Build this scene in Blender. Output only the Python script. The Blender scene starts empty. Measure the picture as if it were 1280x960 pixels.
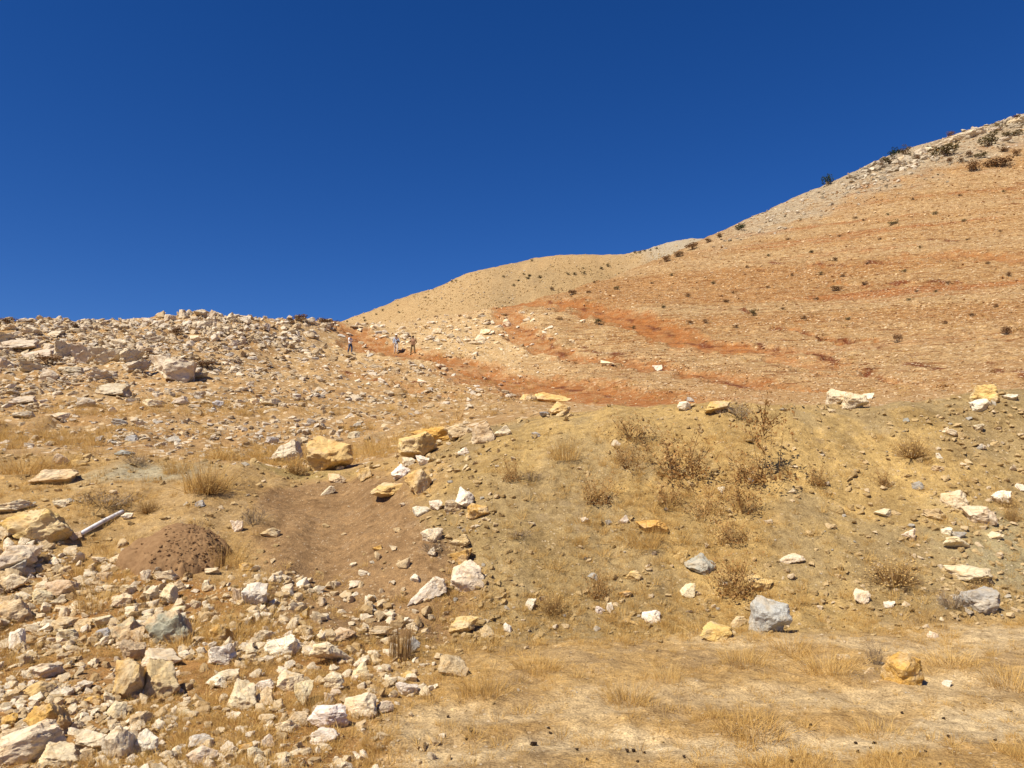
import bpy, bmesh, math, random
import numpy as np
from mathutils import Vector, Matrix, Euler, noise as mnoise

# ------------------------------------------------------------------ camera, sky, sun, exposure
scene = bpy.context.scene
COL = scene.collection
EYE, F, PITCH = 1.6, 960.0, math.radians(7.125)
cam_d = bpy.data.cameras.new('camera')
cam_d.lens, cam_d.sensor_width, cam_d.clip_start, cam_d.clip_end = 27.0, 36.0, 0.1, 5000.0
cam = bpy.data.objects.new('camera', cam_d); COL.objects.link(cam)
cam.location = (0, 0, EYE); cam.rotation_euler = (math.pi/2 + PITCH, 0, 0)
scene.camera = cam

SUN_EL, SUN_AZ = math.radians(51), math.radians(-137)     # azimuth clockwise from the view direction (+Y)
sun_dir = Vector((math.sin(SUN_AZ)*math.cos(SUN_EL), math.cos(SUN_AZ)*math.cos(SUN_EL), math.sin(SUN_EL)))
sun_d = bpy.data.lights.new('sun', 'SUN')
sun_d.energy, sun_d.angle, sun_d.color = 5.0, math.radians(0.53), (1.0, 0.91, 0.755)
sun = bpy.data.objects.new('sun', sun_d); COL.objects.link(sun)
sun.rotation_euler = sun_dir.to_track_quat('Z', 'Y').to_euler(); sun.location = (-30, -15, 60)

world = bpy.data.worlds.new('World'); scene.world = world; world.use_nodes = True
wt = world.node_tree; bgn = wt.nodes['Background']
sky = wt.nodes.new('ShaderNodeTexSky'); sky.sky_type = 'NISHITA'; sky.sun_disc = False
sky.sun_elevation, sky.sun_rotation = SUN_EL, SUN_AZ % (2*math.pi)
sky.altitude, sky.air_density, sky.dust_density, sky.ozone_density = 1600, 1.0, 0.15, 3.0
hs = wt.nodes.new('ShaderNodeHueSaturation'); hs.inputs['Saturation'].default_value = 1.32
hs.inputs['Hue'].default_value = 0.503
wt.links.new(sky.outputs[0], hs.inputs['Color'])
tint = wt.nodes.new('ShaderNodeMix'); tint.data_type = 'RGBA'; tint.blend_type = 'MULTIPLY'; tint.inputs[0].default_value = 1.0
tint.inputs[7].default_value = (.62, .70, .97, 1); wt.links.new(hs.outputs[0], tint.inputs[6]); wt.links.new(tint.outputs[2], bgn.inputs['Color'])
bgn.inputs['Strength'].default_value = 0.071

scene.view_settings.view_transform = 'Standard'; scene.view_settings.look = 'None'
scene.view_settings.exposure = 0.52; scene.view_settings.gamma = 1.0
scene.cycles.max_bounces = 5

random.seed(7); RNG = np.random.default_rng(7)

# ------------------------------------------------------------------ helpers
def tag(o, label=None, cat=None, group=None, kind=None):
    for k, v in (('label', label), ('category', cat), ('group', group), ('kind', kind)):
        if v: o[k] = v
    return o

def link(name, me, parent=None, mat=None):
    o = bpy.data.objects.new(name, me); COL.objects.link(o)
    if mat is not None and me is not None and len(me.materials) == 0: me.materials.append(mat)
    if parent is not None: o.parent = parent
    return o

def mesh_np(name, V, Fc, smooth=False):
    """V (n,3); Fc (m,k) array of equal-sided faces."""
    V = np.asarray(V, np.float32); Fc = np.asarray(Fc, np.int32)
    me = bpy.data.meshes.new(name); n, k = Fc.shape
    me.vertices.add(len(V)); me.vertices.foreach_set('co', V.ravel())
    me.loops.add(n*k); me.loops.foreach_set('vertex_index', Fc.ravel())
    me.polygons.add(n); me.polygons.foreach_set('loop_start', np.arange(0, n*k, k, dtype=np.int32))
    me.polygons.foreach_set('loop_total', np.full(n, k, np.int32))
    me.polygons.foreach_set('use_smooth', np.full(n, smooth, bool))
    me.update(); return me

def sm(a, b, x):
    t = np.clip((x-a)/(b-a), 0, 1); return t*t*(3-2*t)

_perm = np.random.default_rng(3).permutation(4096); _perm = np.concatenate([_perm, _perm])
_grad = np.random.default_rng(4).uniform(-1, 1, 4096)
def vnoise(x, y, seed=0):
    xi, yi = np.floor(x).astype(np.int64), np.floor(y).astype(np.int64)
    fx, fy = x-xi, y-yi
    fx = fx*fx*fx*(fx*(fx*6-15)+10); fy = fy*fy*fy*(fy*(fy*6-15)+10)
    h = lambda i, j: _grad[_perm[((i+seed*131) & 4095)] + (j & 2047) & 4095]
    a, b, c, d = h(xi, yi), h(xi+1, yi), h(xi, yi+1), h(xi+1, yi+1)
    return (a*(1-fx)+b*fx)*(1-fy) + (c*(1-fx)+d*fx)*fy
def fbm(x, y, octs=4, seed=0, gain=.5):
    r, a, f = 0, 1, 1
    for o in range(octs):
        r = r + a*vnoise(x*f + 17.3*o, y*f - 9.1*o, seed+o); a *= gain; f *= 2.03
    return r

# ------------------------------------------------------------------ terrain: profile lines (photo column, photo row, metres ahead)
def ray(px, py):
    """slope right/ahead and up/ahead of the sight line through a photo point"""
    a, b = (np.asarray(px, float)-640)/F, (480-np.asarray(py, float))/F
    d = math.cos(PITCH) - b*math.sin(PITCH)
    return a/d, (math.sin(PITCH) + b*math.cos(PITCH))/d

SG = np.linspace(-1.15, 1.15, 1101)
LINES = [
 [(-300,830,7.0),(0,820,7.0),(300,815,7.1),(480,805,7.6),(640,800,7.9),(800,795,8.1),(1000,790,8.2),(1280,775,8.5),(1600,765,8.6)],
 [(-300,690,9.8),(0,690,9.8),(200,700,9.6),(330,715,9.2),(430,722,9.3),(500,692,9.4),(560,662,9.9),(640,640,10.2),(800,640,10.4),(1000,640,10.5),(1280,640,10.6),(1600,640,10.7)],
 [(-300,570,14.5),(0,572,14.5),(200,575,14.2),(330,585,13.8),(430,594,13.8),(500,575,13.8),(560,550,13.6),(620,530,13.3),(680,515,13.1),(760,510,13.0),(900,506,13.0),(1060,508,13.0),(1160,498,13.2),(1280,490,13.4),(1600,480,13.5)],
 [(-300,548,19),(0,550,19),(200,552,18.5),(330,560,18),(430,562,18),(500,548,18),(560,533,18),(620,520,18),(680,522,17),(760,522,17),(900,520,17),(1060,520,17),(1280,506,17),(1600,495,17)],
 [(-300,520,27),(0,520,27),(200,520,27),(330,520,28),(430,520,29),(560,512,30),(680,503,32),(760,500,32),(900,498,32),(1060,497,32),(1280,484,32),(1600,470,32)],
 [(-300,462,42),(0,462,42),(200,465,43),(300,468,46),(437,470,55),(560,468,58),(680,465,60),(760,458,60),(900,448,60),(1000,440,60),(1280,405,60),(1600,370,60)],
 [(-300,430,51),(0,430,51),(200,428,54),(300,428,58),(437,441,73),(516,443,73),(600,425,82),(760,400,90),(880,380,92),(1000,363,93),(1280,300,95),(1600,235,95)],
 [(-300,402,60),(0,402,60),(100,403,62),(160,402,64),(230,392,66),(300,394,70),(370,400,78),(420,407,90),(440,406,95),(500,404,100),(560,396,105),(620,383,110),(700,369,118),(760,349,125),(820,327,135),(880,301,145),(960,263,155),(1030,232,160),(1110,196,165),(1200,167,170),(1280,143,175),(1400,112,178),(1600,80,180)],
]
LN = []                                   # (Y(s), z(s)) on the dense s grid
kern = np.exp(-0.5*(np.arange(-30, 31)/7.0)**2); kern /= kern.sum()
def add_line(s, Y, z, smooth=True):
    yy, zz = np.interp(SG, s, Y), np.interp(SG, s, z)
    if smooth:
        yy = np.convolve(np.pad(yy, 30, 'edge'), kern, 'valid'); zz = np.convolve(np.pad(zz, 30, 'edge'), kern, 'valid')
    LN.append((yy, zz))
add_line([-1, 1], [-50, -50], [-.05, -.05]); add_line([-1, 1], [4.0, 4.0], [0, 0])
for L in LINES:
    p = np.array(L, float); s, t = ray(p[:, 0], p[:, 1])
    add_line(s, p[:, 2], EYE + t*p[:, 2])
Y8, Z8 = LN[-1]
LN.append((Y8*1.22, Z8 - .10*Y8)); LN.append((np.maximum(Y8*1.22+25, 255), np.minimum(Z8-.2*Y8, 14)))
far = np.array([(-600,520,420),(-300,470,400),(300,440,390),(430,402,385),(500,377,385),(560,351,385),(620,331,390),(680,322,395),(740,319,400),(780,317,405),(820,307,410),(870,300,420),(920,297,425),(1000,302,430),(1300,310,430),(1700,310,430)], float)
s, t = ray(far[:, 0], far[:, 1]); add_line(s, far[:, 2], EYE + t*far[:, 2])
LN.append((LN[-1][0]+250, LN[-1][1]-70)); LN.append((np.full_like(SG, 2500.), np.full_like(SG, -60.)))
YT = np.array([l[0] for l in LN]); ZT = np.array([l[1] for l in LN]); K = len(LN)
# indices: 0 behind, 1 foot, 2 toe of bank, 3 mid bank, 4 crest, 5 behind crest, 6 emerge, 7 lower hill, 8 upper hill, 9 skyline, 10 over, 11 dip, 12 far skyline
HS = np.diff(ZT, axis=0)/np.diff(YT, axis=0)
MT = np.zeros_like(ZT); MT[0], MT[-1] = HS[0], HS[-1]
a, b = HS[:-1], HS[1:]
MT[1:-1] = np.where(a*b > 0, 2*a*b/np.where(np.abs(a+b) < 1e-9, 1e-9, a+b), 0.0)

for kk_ in (4, 9, 12):                    # crests end tangent to the slope seen from the road
    t_ = (ZT[kk_]-EYE)/YT[kk_]; MT[kk_] = np.where(HS[kk_] < t_, np.minimum(t_, 2.5*np.maximum(HS[kk_-1], 0)), MT[kk_])
def s_of(X, Y): return np.clip(X/np.maximum(Y, 4.0), -1.14, 1.14)
def lin(T, f, i): return T[:, i]*(1-f) + T[:, i+1]*f
def base(X, Y):
    shp = X.shape; X, Y = X.ravel(), Y.ravel()
    u = (s_of(X, Y)-SG[0])/(SG[1]-SG[0]); i = np.clip(u.astype(int), 0, len(SG)-2); f = u-i
    yk = lin(YT, f, i); zk = lin(ZT, f, i); mk = lin(MT, f, i)
    k = np.clip((yk <= Y).sum(axis=0)-1, 0, K-2); n = np.arange(len(X))
    y0, y1, z0, z1, m0, m1 = yk[k, n], yk[k+1, n], zk[k, n], zk[k+1, n], mk[k, n], mk[k+1, n]
    h = y1-y0; t = np.clip((Y-y0)/h, 0, 1); t2, t3 = t*t, t*t*t
    z = (2*t3-3*t2+1)*z0 + (t3-2*t2+t)*h*m0 + (-2*t3+3*t2)*z1 + (t3-t2)*h*m1
    return z.reshape(shp), k.reshape(shp), yk

YG = np.geomspace(2.2, 700, 1000)
def cast_table(fn):
    Sm, Ym = np.meshgrid(SG, YG, indexing='ij')
    return np.maximum.accumulate((fn(Sm*Ym, Ym)-EYE)/Ym, axis=1)
def cast(table, px, py):
    """where the sight lines through photo points meet the ground: (n,3), ok mask"""
    s, t = ray(np.atleast_1d(px), np.atleast_1d(py))
    i = np.clip(np.round((s-SG[0])/(SG[1]-SG[0])).astype(int), 0, len(SG)-1)
    rows = table[i]; hit = rows >= t[:, None]; j = hit.argmax(axis=1); ok = hit.any(axis=1)
    j0 = np.clip(j-1, 0, None); n = np.arange(len(s)); e0, e1 = rows[n, j0], rows[n, j]
    w = np.where(e1 > e0, (t-e0)/np.maximum(e1-e0, 1e-9), 1.0)
    Y = YG[j0] + (YG[j]-YG[j0])*np.clip(w, 0, 1)
    return np.stack([s*Y, Y, EYE+t*Y], 1), ok
TB0 = cast_table(lambda X, Y: base(X, Y)[0])
def world_line(pts):
    p = np.array(pts, float); q, ok = cast(TB0, p[:, 0], p[:, 1]); return q[ok][:, :2]

def dist_poly(X, Y, P):
    d = np.full(X.shape, 1e9)
    for (x0, y0), (x1, y1) in zip(P[:-1], P[1:]):
        dx, dy = x1-x0, y1-y0; L = dx*dx+dy*dy+1e-9
        t = np.clip(((X-x0)*dx+(Y-y0)*dy)/L, 0, 1)
        d = np.minimum(d, np.hypot(X-x0-t*dx, Y-y0-t*dy))
    return d
TRACKS = [  # red cut tracks over the hillside: points in the photo, half width in metres, strength
 ([(612,384),(660,379),(700,379),(740,388),(780,398),(820,413),(860,425),(900,435),(945,441)], 2.7, 1.0), ([(940,440),(1000,449),(1060,458)], 1.2, .5),
 ([(425,402),(440,418),(465,436),(520,446),(580,455),(640,471),(700,483),(760,492),(830,499)], 2.9, .95), ([(600,479),(700,490),(780,501),(850,506)], 2.6, .85),
 ([(612,384),(640,405),(668,430),(720,444),(790,455),(850,463),(930,480),(1000,486)], 2.0, .85),
 ([(560,468),(640,482),(720,496)], 2.0, .6),
 ([(430,472),(500,488),(560,494)], 1.0, .5),
 ([(970,412),(1020,418),(1078,424)], .6, .8), ([(940,431),(1025,440),(1105,472),(1160,478)], .8, .6),
 ([(1040,352),(1120,354),(1200,352),(1280,348)], .7, .7), ([(1010,331),(1080,329),(1140,328)], .6, .6),
 ([(1130,322),(1200,318),(1290,322)], 1.6, .55), ([(880,470),(960,462),(1040,470)], .8, .4),
]
TRW = [(world_line(p), w, k) for p, w, k in TRACKS]
def track_fields(X, Y):
    red, cut = np.zeros(X.shape), np.zeros(X.shape)
    m = (Y > 24) & (Y < 200)
    if m.any():
        x, y = X[m], Y[m]; jx = x + .8*fbm(x*.5, y*.5, 4, 31, .65); jy = y + 1.8*fbm(x*.5+9, y*.5, 4, 32, .65)
        r, c = np.zeros(x.shape), np.zeros(x.shape)
        for P, w, k in TRW:
            d = dist_poly(jx, jy, P); r = np.maximum(r, k*(1-sm(w*.6, w*1.25, d))); c = np.maximum(c, k*(1-sm(w*.55, w*1.05, d)))
        red[m], cut[m] = r, c
    return red, cut
CHUTE = world_line([(400,625),(435,660),(452,700),(462,745)])
TRK1 = world_line([(480,905),(640,885),(860,868),(1060,868),(1290,852)])
TRK2 = world_line([(480,950),(700,925),(900,930),(1100,912),(1300,898)])
TRK3 = world_line([(900,800),(1010,800),(1150,805),(1300,800)])

def H(X, Y):
    z, k, yk = base(X, Y)
    R = np.hypot(X, Y)
    a = sm(12, 70, R)
    z = z + .022*fbm(X*1.6, Y*1.6, 3, 1)*(1-.7*a) + .06*fbm(X*.45, Y*.45, 2, 5)*sm(6, 12, R)
    z = z + a*(.38*fbm(X*.11, Y*.11, 2, 8) + .16*fbm(X*.8, Y*.8, 2, 12))
    z = z + sm(200, 340, R)*1.6*fbm(X*.03, Y*.03, 4, 15)
    # rills running down the cut bank
    kk = k.ravel(); bank = ((kk == 2) | (kk == 3)).reshape(X.shape)
    z = z + bank*(.10*fbm(X*1.1, Y*.25, 3, 21))
    sl = s_of(X, Y)
    z = z + .10*fbm(X*1.3, Y*1.3, 4, 25)*sm(15, 20, Y)*(1-sm(60, 90, Y))*(1-sm(-.05, .12, sl))*1.4     # rough left slope
    m = (Y > 24) & (Y < 130)
    if m.any():
        red, cut = track_fields(X, Y); z = z - .45*cut
    mr = (Y > 3) & (Y < 9) & (np.abs(X) < 9)
    if mr.any():
        for T_, w_ in ((TRK1, .22), (TRK2, .22)): z[mr] -= .035*(1-sm(w_*.3, w_*1.5, dist_poly(X[mr], Y[mr]+.06*fbm(X[mr], Y[mr], 2, 28), T_)))
        z[mr] += .016*fbm(X[mr]*5, Y[mr]*5, 3, 29)
    # the brown chute is a shallow scoop
    mc = (Y > 8) & (Y < 15) & (np.abs(X+2.2) < 3)
    if mc.any():
        d = dist_poly(X[mc], Y[mc], CHUTE); z[mc] -= .12*(1-sm(.2, 1.0, d))
    return z
TB = cast_table(H)
def hit(px, py):
    q, ok = cast(TB, px, py); return q, ok
def hz(x, y): return float(H(np.array([[float(x)]]), np.array([[float(y)]]))[0, 0])
def hzs(x, y): return H(np.asarray(x, float)[None, :], np.asarray(y, float)[None, :])[0]

# ------------------------------------------------------------------ materials
def new_mat(name):
    m = bpy.data.materials.new(name); m.use_nodes = True
    nt = m.node_tree; b = nt.nodes['Principled BSDF']; b.inputs['Roughness'].default_value = .95
    b.inputs['Specular IOR Level'].default_value = .12
    return m, nt, b
def nd(nt, t, **kw):
    n = nt.nodes.new(t)
    for k, v in kw.items():
        if k.startswith('i_'): n.inputs[k[2:]].default_value = v
        else: setattr(n, k, v)
    return n
def ramp(nt, stops):
    r = nt.nodes.new('ShaderNodeValToRGB'); e = r.color_ramp.elements
    e[0].position, e[0].color = stops[0][0], (*stops[0][1], 1)
    e[1].position, e[1].color = stops[-1][0], (*stops[-1][1], 1)
    for p, c in stops[1:-1]:
        x = e.new(p); x.color = (*c, 1)
    return r
def mixc(nt, blend, fac, A, B):
    n = nt.nodes.new('ShaderNodeMix'); n.data_type = 'RGBA'; n.blend_type = blend
    for sock, v in ((n.inputs[0], fac), (n.inputs[6], A), (n.inputs[7], B)):
        if isinstance(v, bpy.types.NodeSocket): nt.links.new(v, sock)
        elif isinstance(v, (int, float)): sock.default_value = v
        else: sock.default_value = (*v, 1)
    return n.outputs[2]

def ground_material():
    m, nt, b = new_mat('ground_soil'); L = nt.links.new
    tc = nd(nt, 'ShaderNodeTexCoord'); P = tc.outputs['Object']
    at = nd(nt, 'ShaderNodeAttribute', attribute_name='soil'); st = nd(nt, 'ShaderNodeAttribute', attribute_name='stony')
    n1 = nd(nt, 'ShaderNodeTexNoise', i_Scale=9.0, i_Detail=8.0, i_Roughness=.65); L(P, n1.inputs['Vector'])
    n2 = nd(nt, 'ShaderNodeTexNoise', i_Scale=1.1, i_Detail=6.0, i_Roughness=.6); L(P, n2.inputs['Vector'])
    n3 = nd(nt, 'ShaderNodeTexNoise', i_Scale=70.0, i_Detail=3.0); L(P, n3.inputs['Vector'])
    r1 = ramp(nt, [(.28, (.50, .46, .41)), (.45, (.92, .91, .9)), (.55, (1.03, 1.03, 1.02)), (.72, (1.42, 1.4, 1.32))]); L(n1.outputs[0], r1.inputs[0])
    r2 = ramp(nt, [(.3, (.74, .70, .66)), (.5, (1, 1, 1)), (.72, (1.2, 1.2, 1.18))]); L(n2.outputs[0], r2.inputs[0])
    r3 = ramp(nt, [(.3, (.6, .57, .54)), (.7, (1.3, 1.3, 1.27))]); L(n3.outputs[0], r3.inputs[0])
    c = mixc(nt, 'MULTIPLY', 1.0, at.outputs['Color'], r1.outputs[0]); c = mixc(nt, 'MULTIPLY', .8, c, r2.outputs[0]); c = mixc(nt, 'MULTIPLY', 1.0, c, r3.outputs[0])
    # pebbles: fine everywhere, coarse where the ground is stony
    v1 = nd(nt, 'ShaderNodeTexVoronoi', i_Scale=26.0); L(P, v1.inputs['Vector'])
    v2 = nd(nt, 'ShaderNodeTexVoronoi', i_Scale=4.2); L(P, v2.inputs['Vector'])
    def pebble(v, thr, seed_lo):
        sep = nd(nt, 'ShaderNodeSeparateColor'); L(v.outputs['Color'], sep.inputs[0])
        a1 = nd(nt, 'ShaderNodeMath', operation='LESS_THAN'); L(v.outputs['Distance'], a1.inputs[0]); a1.inputs[1].default_value = thr
        a2 = nd(nt, 'ShaderNodeMath', operation='GREATER_THAN'); L(sep.outputs[0], a2.inputs[0]); a2.inputs[1].default_value = seed_lo
        a3 = nd(nt, 'ShaderNodeMath', operation='MULTIPLY'); L(a1.outputs[0], a3.inputs[0]); L(a2.outputs[0], a3.inputs[1])
        rr = ramp(nt, [(0, (.30, .2, .1)), (.35, (.46, .34, .19)), (.75, (.62, .48, .3)), (1, (.66, .56, .42))]); L(sep.outputs[1], rr.inputs[0])
        return a3.outputs[0], rr.outputs[0]
    f1, c1 = pebble(v1, .34, .78); f2, c2 = pebble(v2, .42, .45)
    k1 = nd(nt, 'ShaderNodeMath', operation='MULTIPLY', i_1=.75) if False else nd(nt, 'ShaderNodeMath', operation='MULTIPLY')
    L(f1, k1.inputs[0]); k1.inputs[1].default_value = .45
    c = mixc(nt, 'MIX', k1.outputs[0], c, c1)
    k2 = nd(nt, 'ShaderNodeMath', operation='MULTIPLY'); L(f2, k2.inputs[0]); L(st.outputs['Fac'], k2.inputs[1])
    c = mixc(nt, 'MIX', k2.outputs[0], c, c2)
    # contour streaks and coarse speckle on the open hills
    hl = nd(nt, 'ShaderNodeAttribute', attribute_name='open_hill')
    mp = nd(nt, 'ShaderNodeMapping'); mp.inputs['Scale'].default_value = (.35, .35, 5.0); L(P, mp.inputs['Vector'])
    ns = nd(nt, 'ShaderNodeTexNoise', i_Scale=1.0, i_Detail=7.0, i_Roughness=.7, i_Distortion=.3); L(mp.outputs[0], ns.inputs['Vector'])
    rs = ramp(nt, [(.33, (.34, .17, .09)), (.39, (.72, .54, .42)), (.44, (1.0, .98, .96)), (.5, (1.04, 1.04, 1.04)), (.66, (1.24, 1.31, 1.36))]); L(ns.outputs[0], rs.inputs[0])
    c = mixc(nt, 'MULTIPLY', hl.outputs['Fac'], c, rs.outputs[0])
    nf = nd(nt, 'ShaderNodeTexNoise', i_Scale=1.9, i_Detail=4.0, i_Roughness=.85); L(P, nf.inputs['Vector'])
    rf = ramp(nt, [(.34, (.48, .40, .33)), (.46, (.95, .93, .91)), (.56, (1.05, 1.06, 1.07)), (.66, (1.5, 1.55, 1.55))]); L(nf.outputs[0], rf.inputs[0])
    c = mixc(nt, 'MULTIPLY', hl.outputs['Fac'], c, rf.outputs[0])
    L(c, b.inputs['Base Color'])
    bump = nd(nt, 'ShaderNodeBump', i_Strength=1.0, i_Distance=.05); L(n1.outputs[0], bump.inputs['Height'])
    bump2 = nd(nt, 'ShaderNodeBump', i_Strength=.55, i_Distance=.012); L(n3.outputs[0], bump2.inputs['Height']); bh = nd(nt, 'ShaderNodeBump', i_Distance=.3); L(hl.outputs['Fac'], bh.inputs['Strength']); L(nf.outputs[0], bh.inputs['Height']); L(bump.outputs[0], bh.inputs['Normal'])
    L(bh.outputs[0], bump2.inputs['Normal'])
    bump3 = nd(nt, 'ShaderNodeBump', i_Strength=.6, i_Distance=.012); L(f1, bump3.inputs['Height']); L(bump2.outputs[0], bump3.inputs['Normal'])
    L(bump3.outputs[0], b.inputs['Normal'])
    return m
MAT_GROUND = ground_material()

def rock_material(name, stops=None, bump=.55, stain=.55, patch=(.60, .51, .37), thr=.47):
    """limestone: one colour per object (object colour) or, for the loose stones, a spread by the random value of each stone"""
    m, nt, b = new_mat(name); L = nt.links.new
    tc = nd(nt, 'ShaderNodeTexCoord'); oi = nd(nt, 'ShaderNodeObjectInfo')
    if stops:
        r = ramp(nt, stops); L(oi.outputs['Random'], r.inputs[0]); col = r.outputs[0]
        P = tc.outputs['Object']
    else:
        col = oi.outputs['Color']
        ad = nd(nt, 'ShaderNodeVectorMath', operation='ADD'); L(tc.outputs['Object'], ad.inputs[0]); L(oi.outputs['Random'], ad.inputs[1])
        P = ad.outputs[0]
    na = nd(nt, 'ShaderNodeTexNoise', i_Scale=2.6, i_Detail=7.0, i_Roughness=.62, i_Distortion=.6); L(P, na.inputs['Vector'])
    nb = nd(nt, 'ShaderNodeTexNoise', i_Scale=9.0, i_Detail=10.0, i_Roughness=.75); L(P, nb.inputs['Vector'])
    ra = ramp(nt, [(.34, (.86, .66, .40)), (.5, (1, .97, .93)), (.66, (1.1, 1.1, 1.1))]); L(na.outputs[0], ra.inputs[0])
    rb = ramp(nt, [(.3, (.62, .58, .52)), (.48, (1, 1, 1)), (.7, (1.18, 1.18, 1.18))]); L(nb.outputs[0], rb.inputs[0])
    if not stops:
        nc = nd(nt, 'ShaderNodeTexNoise', i_Scale=1.7, i_Detail=5.0, i_Roughness=.6); L(P, nc.inputs['Vector'])
        rp = ramp(nt, [(thr, (0, 0, 0)), (thr+.13, (1, 1, 1))]); L(nc.outputs[0], rp.inputs[0])
        hf = nd(nt, 'ShaderNodeMath', operation='MULTIPLY'); L(rp.outputs[0], hf.inputs[0]); hf.inputs[1].default_value = .5 if thr > .44 else .85
        col = mixc(nt, 'MIX', hf.outputs[0], col, patch)
    c = mixc(nt, 'MULTIPLY', stain, col, ra.outputs[0]); c = mixc(nt, 'MULTIPLY', .8, c, rb.outputs[0])
    vo = nd(nt, 'ShaderNodeTexVoronoi', feature='DISTANCE_TO_EDGE', i_Scale=2.3); 
    wob = mixc(nt, 'LINEAR_LIGHT', .12, P, na.outputs['Color']); L(wob, vo.inputs['Vector'])
    rc = ramp(nt, [(0, (.5, .42, .34)), (.025, (1, 1, 1))]); L(vo.outputs['Distance'], rc.inputs[0])
    c = mixc(nt, 'MULTIPLY', .5, c, rc.outputs[0])
    L(c, b.inputs['Base Color'])
    b1 = nd(nt, 'ShaderNodeBump', i_Strength=bump, i_Distance=.06); L(nb.outputs[0], b1.inputs['Height'])
    b2 = nd(nt, 'ShaderNodeBump', i_Strength=bump*.6, i_Distance=.05); L(rc.outputs[0], b2.inputs['Height']); L(b1.outputs[0], b2.inputs['Normal'])
    L(b2.outputs[0], b.inputs['Normal'])
    return m
MAT_ROCK = rock_material('limestone')
MAT_LICHEN = rock_material('lichened_limestone', patch=(.27, .29, .23), thr=.42)
MAT_SCREE = rock_material('scree_grey', [(0, (.36, .27, .16)), (.3, (.49, .40, .27)), (.6, (.57, .49, .365)), (.85, (.66, .58, .46)), (1, (.45, .42, .37))])
MAT_PINK = rock_material('scree_pink', [(0, (.30, .15, .06)), (.3, (.44, .28, .135)), (.65, (.57, .41, .235)), (1, (.72, .58, .38))])
MAT_LEDGE = rock_material('ledge_grey', [(0, (.26, .22, .16)), (.35, (.38, .33, .25)), (.7, (.50, .44, .34)), (1, (.60, .54, .44))])
MAT_TAN = rock_material('gravel_tan', [(0, (.34, .24, .11)), (.45, (.48, .35, .17)), (.75, (.58, .44, .24)), (.92, (.66, .54, .37)), (1, (.40, .39, .35))])
MAT_CREAM = rock_material('rubble_cream', [(0, (.42, .29, .14)), (.3, (.58, .45, .27)), (.65, (.70, .585, .40)), (1, (.80, .72, .57))])

def plant_material(name, stops, translucent=.25):
    m, nt, b = new_mat(name); L = nt.links.new
    oi = nd(nt, 'ShaderNodeObjectInfo'); tc = nd(nt, 'ShaderNodeTexCoord'); ge = nd(nt, 'ShaderNodeNewGeometry')
    n = nd(nt, 'ShaderNodeTexNoise', i_Scale=5.0, i_Detail=3.0); L(tc.outputs['Object'], n.inputs['Vector'])
    mm = nd(nt, 'ShaderNodeMath', operation='MULTIPLY_ADD'); L(ge.outputs['Random Per Island'], mm.inputs[0]); mm.inputs[1].default_value = .62
    m3 = nd(nt, 'ShaderNodeMath', operation='MULTIPLY'); L(oi.outputs['Random'], m3.inputs[0]); m3.inputs[1].default_value = .38
    L(m3.outputs[0], mm.inputs[2])
    r = ramp(nt, stops); L(mm.outputs[0], r.inputs[0]); L(r.outputs[0], b.inputs['Base Color'])
    b.inputs['Roughness'].default_value = .8
    if translucent:
        t = nd(nt, 'ShaderNodeBsdfTranslucent'); L(r.outputs[0], t.inputs['Color'])
        mx = nd(nt, 'ShaderNodeMixShader', i_Fac=translucent); L(b.outputs[0], mx.inputs[1]); L(t.outputs[0], mx.inputs[2])
        L(mx.outputs[0], nt.nodes['Material Output'].inputs['Surface'])
    return m
MAT_STRAW = plant_material('dry_straw', [(0, (.38, .22, .065)), (.4, (.56, .36, .115)), (.8, (.70, .48, .18)), (1, (.76, .58, .28))])
MAT_BROWN = plant_material('dry_brown_seed_heads', [(0, (.10, .045, .012)), (.4, (.21, .10, .03)), (.75, (.34, .19, .065)), (1, (.45, .28, .11))])
MAT_HEADS = plant_material('tan_seed_heads', [(0, (.15, .065, .022)), (.35, (.31, .155, .05)), (.75, (.48, .28, .10)), (1, (.62, .42, .19))])
MAT_STEM = plant_material('dry_stem', [(0, (.16, .085, .035)), (.6, (.34, .21, .08)), (1, (.5, .34, .15))], 0)
MAT_TWIG = plant_material('grey_twig', [(0, (.12, .085, .06)), (.6, (.25, .19, .13)), (1, (.38, .31, .22))], 0)
MAT_OLIVE = plant_material('olive_leaf', [(0, (.06, .052, .02)), (.5, (.13, .105, .045)), (.85, (.20, .155, .075)), (1, (.28, .21, .11))], .15)
MAT_GREEN = plant_material('dark_green_leaf', [(0, (.016, .028, .012)), (.6, (.035, .055, .02)), (1, (.07, .09, .035))], .15)
MAT_REDBUSH = plant_material('rust_brown_leaf', [(0, (.10, .055, .025)), (.6, (.21, .115, .055)), (1, (.32, .20, .10))], .15)

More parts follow.
